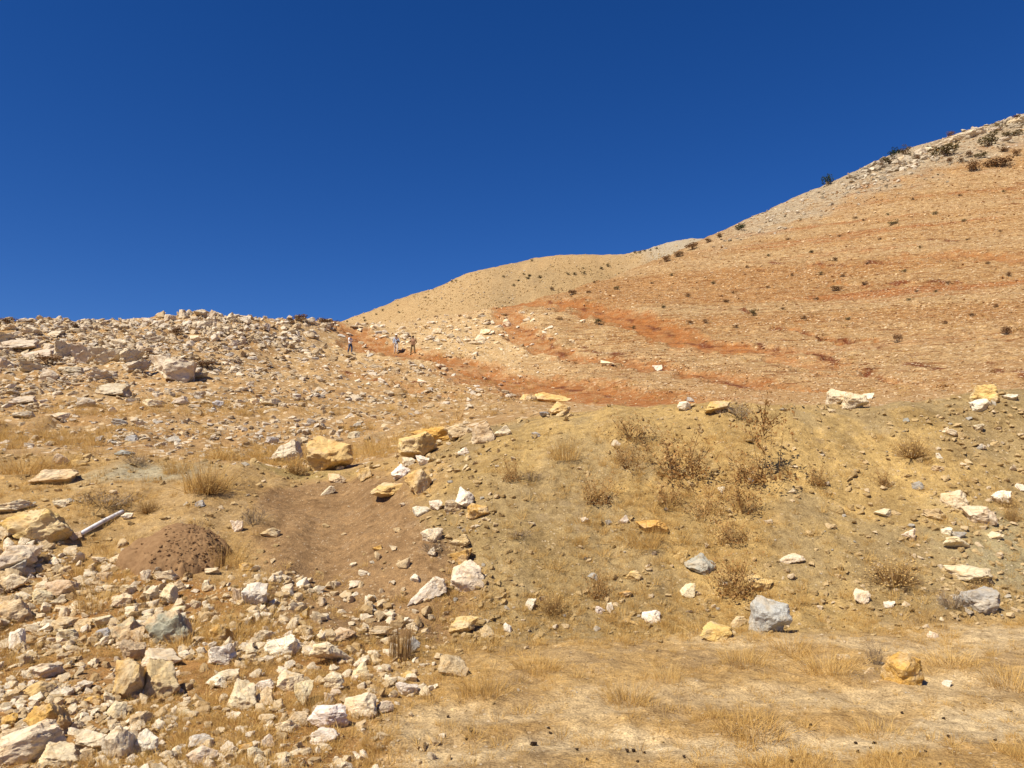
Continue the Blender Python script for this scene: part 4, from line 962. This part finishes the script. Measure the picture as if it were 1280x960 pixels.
BMARK = RMARK + [(1035,225,14,14,'the lone dark skyline bush'), (865,306,18,9,'the dark bush at the hill edge'), (715,366,14,8,'the brown bush above the bright red track'), (1044,361,16,8,'the lone reddish brown bush'), (218,463,60,34,'the pointed grey boulder'),
 (747,402,12,8,'the olive tuft by the bright red track'), (1116,278,12,6,'the olive hillside tuft'), (376,398,20,9,'the dark brown bush above the people'), (95,408,20,9,'the rust-brown scrub on the rocky skyline')]
for i, (st, px, py, w, h, lab) in enumerate(RB):
    put_shrub(st, px, py, w*1.1, h*1.1, lab or auto_label(px, py, w, h, 's', 'bush', BMARK, {'rust': 'small rust-brown bush', 'olive': 'small olive bush'}[st]), 'bushes on the ridge and skylines', i, 'leaves')
DOT = [(1169,268,8),(977,388,8),(1005,399,9),(1027,344,9),(1053,346,8),(1042,326,9),(1014,316,7),(1080,276,6),(1069,273,6),(1110,269,6),(1261,345,10),(1185,355,8),(1205,277,7),(1050,296,6),(1245,384,8),
 (1136,376,8),(1145,365,7),(908,378,8),(892,355,8),(917,367,7),(1081,355,8),(1170,365,6),(860,371,9),(909,378,7),(771,362,9),(864,405,10),(882,404,10),(792,411,8),(736,366,7),(744,354,6),(660,349,7),
 (1235,330,7),(1210,300,6),(1150,310,6),(1100,300,6),(985,300,6),(960,320,6),(935,335,7),(990,345,7),(1130,340,7),(1215,395,9),(1180,405,9),(1060,400,8),(1020,375,8),(960,360,7),(840,345,7),(815,355,6),(1250,290,6),
 (1000,275,5),(1140,250,6),(1200,245,6),(1255,240,6),(1085,330,6),(920,410,9),(830,385,8),(700,400,8),(690,362,7)]
for i, (px, py, w) in enumerate(DOT):
    o = link('hillside_bush', SMALL['rust' if i % 3 else 'olive'][i % 4]); place(o, px, py, w, w*.62)
    tag(o, auto_label(px, py, w, w, 's', 'bush', BMARK[5:12], ('tiny dark olive weed', 'tiny dark brown weed')[bool(i % 3)]), 'bush', 'tiny bushes dotted on the hillside')
FARB = [(794,315,8),(800,315,8),(806,313,7),(813,312,6),(821,310,7),(760,332,9),(752,335,8),(730,341,9),(718,342,8),(710,342,7),(662,344,8),(655,342,6),(675,346,8),(642,356,7),(648,350,6),(630,345,6),(565,351,6),(570,350,5),(497,381,5),(478,387,6),(470,392,5),(455,397,6),(434,401,5),(499,390,7),(456,400,6),(532,371,5),(665,325,7),(729,334,5)]
for i, (px, py, w) in enumerate(FARB):
    o = link('distant_bush', SMALL['olive'][i % 4]); place(o, px, py+1.5, w*.75, w*.5)
    tag(o, 'tiny dark green bush on the far tan hill', 'bush', 'tiny bushes on the far hill')

# ------------------------------------------------------------------ brown soil mound with crumbling clods
def soil_mound():
    q, ok = hit([205], [712]); cx, cy, cz = q[0]; k = cy/F; wx, h = 64*k, 64*k
    n = 120; u = np.linspace(-1.15, 1.15, n); Xg, Yg = np.meshgrid(u, u, indexing='ij'); R = np.hypot(Xg, Yg)
    cyy = cy + wx*.55
    x, y = cx + Xg*wx, cyy + Yg*wx*.75
    prof = np.sqrt(np.clip(1-np.clip(R*.98 + .10*fbm(Xg*2, Yg*2, 3, 131), 0, 1)**1.7, 0, 1))
    rg = sm(.0, .5, Xg - .25*Yg + .15*fbm(Xg*3, Yg*3, 2, 133))
    bumps = .020*fbm(Xg*9, Yg*9, 3, 137) + rg*.05*np.abs(fbm(Xg*9, Yg*9, 3, 135)) - rg*.045*(np.abs(fbm(Xg*6, Yg*6, 2, 139)) < .06)
    z = hzs(x.ravel(), y.ravel()).reshape(x.shape) - .05 + h*.66*(prof + bumps*sm(0, .2, prof)) 
    idx = np.arange(n*n).reshape(n, n); Fq = np.stack([idx[:-1, :-1], idx[1:, :-1], idx[1:, 1:], idx[:-1, 1:]], -1).reshape(-1, 4)
    V = np.stack([x-cx, y-cyy, z-cz], -1).reshape(-1, 3)
    m, nt, b = new_mat('brown_earth'); L = nt.links.new; tc = nd(nt, 'ShaderNodeTexCoord')
    a = nd(nt, 'ShaderNodeTexNoise', i_Scale=14.0, i_Detail=8.0, i_Roughness=.7); L(tc.outputs['Object'], a.inputs['Vector'])
    r = ramp(nt, [(.25, (.17, .095, .045)), (.5, (.245, .145, .07)), (.75, (.32, .20, .10))]); L(a.outputs[0], r.inputs[0]); L(r.outputs[0], b.inputs['Base Color'])
    bp = nd(nt, 'ShaderNodeBump', i_Strength=.8, i_Distance=.03); L(a.outputs[0], bp.inputs['Height']); L(bp.outputs[0], b.inputs['Normal'])
    root = bpy.data.objects.new('soil_mound', None); COL.objects.link(root); root.location = (cx, cyy, cz)
    tag(root, 'rounded mound of bare brown soil, crumbling into clods on one side', 'soil mound')
    me = mesh_np('mound_body', V, Fq, True); me.materials.append(m); link('mound_body', me, root)
    # clods joined: too small to pick apart
    Vs, Ts = [], []; base_n = 0; IV, IT = ICO[2]; zz = V[:, 2].reshape(n, n)
    for c in range(1500):
        a_, rr = RNG.uniform(0, 6.28), math.sqrt(RNG.uniform(.02, 1))*1.08; ui, vi = rr*math.cos(a_), rr*math.sin(a_)
        if RNG.uniform() > .06 + .94*float(sm(-.25, .8, np.array(ui - .2*vi + .3*RNG.normal()))): continue
        i, j = int((ui+1.15)/2.3*(n-1)), int((vi+1.15)/2.3*(n-1)); s0 = RNG.uniform(.006, .022)*(.6+.8*RNG.uniform())*(1 if RNG.uniform() < .3 else .55)
        P = IV*(1+.25*RNG.normal(size=(len(IV), 1)))*s0*np.array([1, .8, .7]) + V[i*n+j] + np.array([0, 0, s0*.3]); Vs.append(P); Ts.append(IT+base_n); base_n += len(P)
    me = mesh_np('clods', np.concatenate(Vs), np.concatenate(Ts)); me.materials.append(m); o = link('clods', me, root); o['kind'] = 'stuff'
soil_mound()

# ------------------------------------------------------------------ white pipe lying on the low bank
def white_pipe():
    q, ok = hit([97, 153], [672, 642]); A, B = Vector(q[0]), Vector(q[1]); L = (B-A).length; r = 2.9*q[0][1]/F
    n, seg = 24, 20; V, T = [], []
    for j in range(n+1):
        for i in range(seg):
            t = 2*math.pi*i/seg; V.append((j/n*L, r*math.cos(t), r*math.sin(t)+.01*math.sin(3*j/n)))
    for j in range(n):
        for i in range(seg): T.append((j*seg+i, j*seg+(i+1) % seg, (j+1)*seg+(i+1) % seg, (j+1)*seg+i))
    b = len(V)
    for e, j in ((0, 0), (1, n)):                       # wall thickness and a dark bore at both ends
        for ii in range(seg):
            t = 2*math.pi*ii/seg; V.append((j/n*L, r*.72*math.cos(t), r*.72*math.sin(t)+.01*math.sin(3*j/n)))
        for ii in range(seg):
            t = 2*math.pi*ii/seg; V.append((j/n*L + (.12 if e == 0 else -.12), r*.7*math.cos(t), r*.7*math.sin(t)+.01*math.sin(3*j/n)))
        o1 = b + e*2*seg
        for ii in range(seg):
            k2 = (ii+1) % seg; T.append((j*seg+ii, j*seg+k2, o1+k2, o1+ii)); T.append((o1+ii, o1+k2, o1+seg+k2, o1+seg+ii))
    m, nt, bs = new_mat('worn_white_paint'); Lk = nt.links.new; tc = nd(nt, 'ShaderNodeTexCoord')
    a = nd(nt, 'ShaderNodeTexNoise', i_Scale=9.0, i_Detail=5.0, i_Roughness=.7); Lk(tc.outputs['Object'], a.inputs['Vector'])
    rr = ramp(nt, [(.32, (.10, .085, .075)), (.42, (.62, .59, .56)), (.6, (.78, .77, .76))]); Lk(a.outputs[0], rr.inputs[0]); Lk(rr.outputs[0], bs.inputs['Base Color']); bs.inputs['Roughness'].default_value = .6
    me = mesh_np('white_pipe', V, T, True); o = link('white_pipe', me, mat=m)
    o.matrix_world = Matrix.Translation(A + Vector((0, 0, r*.8))) @ (B-A).to_track_quat('X', 'Z').to_matrix().to_4x4()
    tag(o, 'scuffed white pipe lying aslant on the low bank by the soil mound', 'pipe')
white_pipe()

# ------------------------------------------------------------------ dark clods on the track
m, nt, b = new_mat('dark_dung'); b.inputs['Base Color'].default_value = (.035, .022, .014, 1)
CL = [rock_mesh(f'clod_shape_{i}', 700+i, 3, 8, 12, .15) for i in range(3)]
for me in CL: me.materials.append(m)
for i, (px, py, w) in enumerate([(667,932,8),(721,938,5),(784,940,6),(792,940,6),(806,942,4),(797,953,4),(1093,930,5),(1088,936,4),(1125,943,5),(1109,943,5),(1073,941,5),(1011,945,5),(990,953,6),(1157,940,4),(1186,922,5),(1070,930,4),(688,917,4),(686,911,4),(1175,956,4),(1128,892,4),(1180,899,4),(1244,926,4),(734,950,4),(1014,907,4),(855,947,4),(590,915,4),(583,925,4),(560,897,4)]):
    q, ok = hit([px], [py]); x, y, z = q[0]; k = y/F
    o = link('dung_pellet', CL[i % 3]); o.location = (x, y, z + w*k*.25); o.scale = (w*k, w*k*.9, w*k*.75); o.rotation_euler = (0, 0, random.uniform(0, 6))
    tag(o, 'small dark dry clod lying on the dirt track', 'clod', 'dark clods on the dirt track')

# ------------------------------------------------------------------ the three people by the red track
def skin(name, pts, edges, mat, sub=2, smooth=True):
    """pts: {key: (x, y, z, rx, ry)}; one continuous surface grown round the bones, the first key is the root"""
    keys = list(pts); me = bpy.data.meshes.new(name); me.from_pydata([pts[k][:3] for k in keys], [(keys.index(a), keys.index(b)) for a, b in edges], [])
    o = bpy.data.objects.new(name, me); COL.objects.link(o); md = o.modifiers.new('s', 'SKIN'); md.use_smooth_shade = True; sb = o.modifiers.new('u', 'SUBSURF'); sb.levels = sub; sb.render_levels = sub
    for i, k in enumerate(keys):
        p = pts[k]; me.skin_vertices[0].data[i].radius = (p[3], p[4] if len(p) > 4 else p[3]); me.skin_vertices[0].data[i].use_root = i == 0
    dg = bpy.context.evaluated_depsgraph_get(); out = bpy.data.meshes.new_from_object(o.evaluated_get(dg)); out.name = name
    bpy.data.objects.remove(o); out.materials.clear(); out.materials.append(mat); return out
def flat(name, c, rough=.85):
    m, nt, b = new_mat(name); L = nt.links.new; tc = nd(nt, 'ShaderNodeTexCoord'); n = nd(nt, 'ShaderNodeTexNoise', i_Scale=9.0, i_Detail=4.0); L(tc.outputs['Object'], n.inputs['Vector'])
    r = ramp(nt, [(.3, tuple(x*.82 for x in c)), (.7, tuple(min(1, x*1.12) for x in c))]); L(n.outputs[0], r.inputs[0]); L(r.outputs[0], b.inputs['Base Color']); b.inputs['Roughness'].default_value = rough; return m
SKIN, HAIR = flat('skin', (.36, .20, .12), .6), flat('dark_hair', (.02, .015, .012), .6)
EYEM = flat('eye_dark', (.03, .02, .02), .3); SHOE = flat('dark_shoe', (.03, .025, .022), .6)
def ball(name, c, r, mat, parent, sc=(1, 1, 1), cut=None):
    V, T = ICO[4]; V = V*np.array(sc)*r
    if cut is not None: V = V.copy(); V[:, 2] = np.maximum(V[:, 2], cut)
    me = mesh_np(name, V+np.array(c), T, True); me.materials.append(mat); return link(name, me, parent)
def person(px, py, hpx, yaw, arms, stance, shirt, trousers, lab, hat=None, bag=None, sleeve='long', lean=0):
    q, ok = hit([px], [py]); x, y, z = q[0]; S = 1.74
    root = bpy.data.objects.new('person', None); COL.objects.link(root); root.location = (x, y, z); root.rotation_euler = (0, 0, yaw)
    sc = hpx*y/F/S; root.scale = (sc, sc, sc); tag(root, lab, 'person', 'people standing by the red track')
    # the body faces -y (towards the camera) before the yaw; x is the person's left
    b = {'pelvis': (0, 0, .95, .135, .10), 'waist': (0, .005, 1.08, .125, .09), 'chest': (0, .01, 1.28, .155, .105), 'neckb': (0, .015, 1.44, .075, .06), 'neck': (0, .0, 1.50, .052, .052),
         'skull0': (0, -.012, 1.565, .070, .078), 'skull1': (0, -.005, 1.645, .078, .092), 'skull2': (0, .005, 1.70, .060, .07), 'nose': (0, -.115, 1.60, .014, .016)}
    e = [('pelvis', 'waist'), ('waist', 'chest'), ('chest', 'neckb'), ('neckb', 'neck'), ('neck', 'skull0'), ('skull0', 'skull1'), ('skull1', 'skull2'), ('skull0', 'nose')]
    sh, tr = {'waist': (0, .005, 1.02, .155, .118), 'hem': (0, .004, .90, .165, .13), 'chest': (0, .01, 1.27, .172, .122), 'neckb': (0, .015, 1.435, .088, .072)}, {'pelvis': (0, 0, .95, .150, .115), 'belt': (0, .004, 1.02, .138, .104)}
    she, tre = [('hem', 'waist'), ('waist', 'chest'), ('chest', 'neckb')], [('pelvis', 'belt')]
    for sgn, nm in ((1, 'l'), (-1, 'r')):
        el, wr = arms[nm]; s0 = (sgn*.185, .01, 1.385)
        b['sh'+nm] = (*s0, .062); b['el'+nm] = (*el, .043); b['wr'+nm] = (*wr, .028)
        e += [('chest', 'sh'+nm), ('sh'+nm, 'el'+nm), ('el'+nm, 'wr'+nm)]
        d = Vector(wr)-Vector(el); d.normalize(); sd = d.cross(Vector((0, 1, .2))).normalized(); pl = Vector(wr)+d*.085
        b['pl'+nm] = (*pl, .036, .02); e.append(('wr'+nm, 'pl'+nm))
        for fi, (off, ln) in enumerate(((-.027, .065), (-.009, .078), (.009, .073), (.027, .058))):
            f0 = pl + sd*off + d*.022; f1 = f0 + d*ln*.55 + Vector((0, -.008, 0)); f2 = f0 + d*ln + Vector((0, -.02, 0))
            for t, pp in (('a', f0), ('b', f1), ('c', f2)): b[f'f{fi}{t}{nm}'] = (*pp, .0088)
            e += [('pl'+nm, f'f{fi}a{nm}'), (f'f{fi}a{nm}', f'f{fi}b{nm}'), (f'f{fi}b{nm}', f'f{fi}c{nm}')]
        t0 = Vector(wr)+d*.04 - sd*.035; t1 = t0 + d*.05 - sd*.02; b['t0'+nm] = (*t0, .011); b['t1'+nm] = (*t1, .009); e += [('wr'+nm, 't0'+nm), ('t0'+nm, 't1'+nm)]
        hp, kn, an = stance[nm]
        b['hp'+nm] = (*hp, .095); b['kn'+nm] = (*kn, .062); b['an'+nm] = (*an, .042); b['toe'+nm] = (an[0]+sgn*.03, an[1]-.16, .03, .036, .024)
        e += [('pelvis', 'hp'+nm), ('hp'+nm, 'kn'+nm), ('kn'+nm, 'an'+nm), ('an'+nm, 'toe'+nm)]
        tr['hp'+nm] = (*hp, .110); tr['kn'+nm] = (*kn, .078); tr['an'+nm] = (an[0], an[1], an[2]+.02, .066); tre += [('pelvis', 'hp'+nm), ('hp'+nm, 'kn'+nm), ('kn'+nm, 'an'+nm)]
        fr = 1.0 if sleeve == 'long' else .75
        sh['sh'+nm] = (*s0, .078); mid = Vector(s0).lerp(Vector(el), fr); sh['el'+nm] = (*mid, .060); she += [('chest', 'sh'+nm), ('sh'+nm, 'el'+nm)]
        if sleeve == 'long': sh['wr'+nm] = (*Vector(el).lerp(Vector(wr), .92), .043); she.append(('el'+nm, 'wr'+nm))
        so = {'heel': (an[0], an[1]+.05, .035, .046, .04), 'mid': (an[0]+sgn*.012, an[1]-.06, .035, .05, .036), 'tip': (an[0]+sgn*.035, an[1]-.17, .03, .042, .028)}
        link('shoe', skin('shoe', so, [('heel', 'mid'), ('mid', 'tip')], SHOE), root)
    link('body', skin('body', b, e, SKIN), root); link('shirt', skin('shirt', sh, she, shirt), root); link('trousers', skin('trousers', tr, tre, trousers), root)
    ball('hair', (0, .012, 1.655), .098, HAIR, root, (.92, 1.05, 1.0), -.005)
    for sgn in (1, -1):
        ball('eye', (sgn*.032, -.088, 1.625), .012, EYEM, root); ball('ear', (sgn*.086, .005, 1.61), .026, SKIN, root, (.4, .8, 1.2))
    if hat:
        h = ball('hat', (0, .005, 1.70), .108, hat, root, (.95, 1.05, .85), -.01)
        ball('brim', (0, -.03, 1.69), .16, hat, h, (.85, 1.0, .09))
    if bag:
        bgo = ball('shoulder_bag', (.10, -.165, 1.08), .13, bag, root, (1.0, .5, .75))
        pts = {'a': (.1, -.15, 1.12, .016), 'm': (.02, -.145, 1.30, .016), 'b': (-.13, -.03, 1.45, .016), 'c': (-.1, .10, 1.42, .016)}
        link('bag_strap', skin('bag_strap', pts, [('a', 'm'), ('m', 'b'), ('b', 'c')], bag, 1), root)
    return root
STRAIGHT = {'l': ((.095, 0, .90), (.10, -.01, .50), (.105, .02, .09)), 'r': ((-.095, 0, .90), (-.10, -.01, .50), (-.105, .02, .09))}
STEP = {'l': ((.095, 0, .90), (.10, -.12, .50), (.10, -.10, .09)), 'r': ((-.095, 0, .90), (-.10, .04, .50), (-.105, .16, .09))}
APART = {'l': ((.10, 0, .90), (.16, -.02, .49), (.20, .02, .09)), 'r': ((-.10, 0, .90), (-.16, -.02, .49), (-.20, .02, .09))}
person(437.5, 442, 24.5, math.radians(62), {'l': ((.27, -.02, 1.12), (.12, -.20, 1.05)), 'r': ((-.26, -.08, 1.13), (-.08, -.27, 1.13))}, STEP,
       flat('white_cotton', (.80, .80, .82)), flat('dark_blue_denim', (.05, .075, .14)), 'person in a white shirt and dark blue jeans, apart from the two others', sleeve='short')
person(495, 442, 24.5, math.radians(18), {'l': ((.29, .0, 1.13), (.13, -.19, 1.08)), 'r': ((-.26, .03, 1.11), (-.27, -.08, .88))}, STEP,
       flat('pale_blue_cotton', (.40, .44, .52)), flat('pale_khaki_cotton', (.58, .52, .44)), 'person in white hat and pale trousers with a dark bag at the waist', hat=flat('white_hat', (.78, .77, .74)), bag=flat('dark_bag', (.035, .035, .045)))
person(516, 443.5, 24.0, math.radians(-8), {'l': ((.34, .05, 1.16), (.19, -.12, 1.02)), 'r': ((-.34, .05, 1.16), (-.19, -.12, 1.02))}, APART,
       flat('brown_cotton', (.22, .12, .065)), flat('olive_brown_cotton', (.17, .115, .055)), 'person in brown shirt and olive trousers with elbows out and legs apart', hat=flat('dark_cap', (.05, .035, .025)))
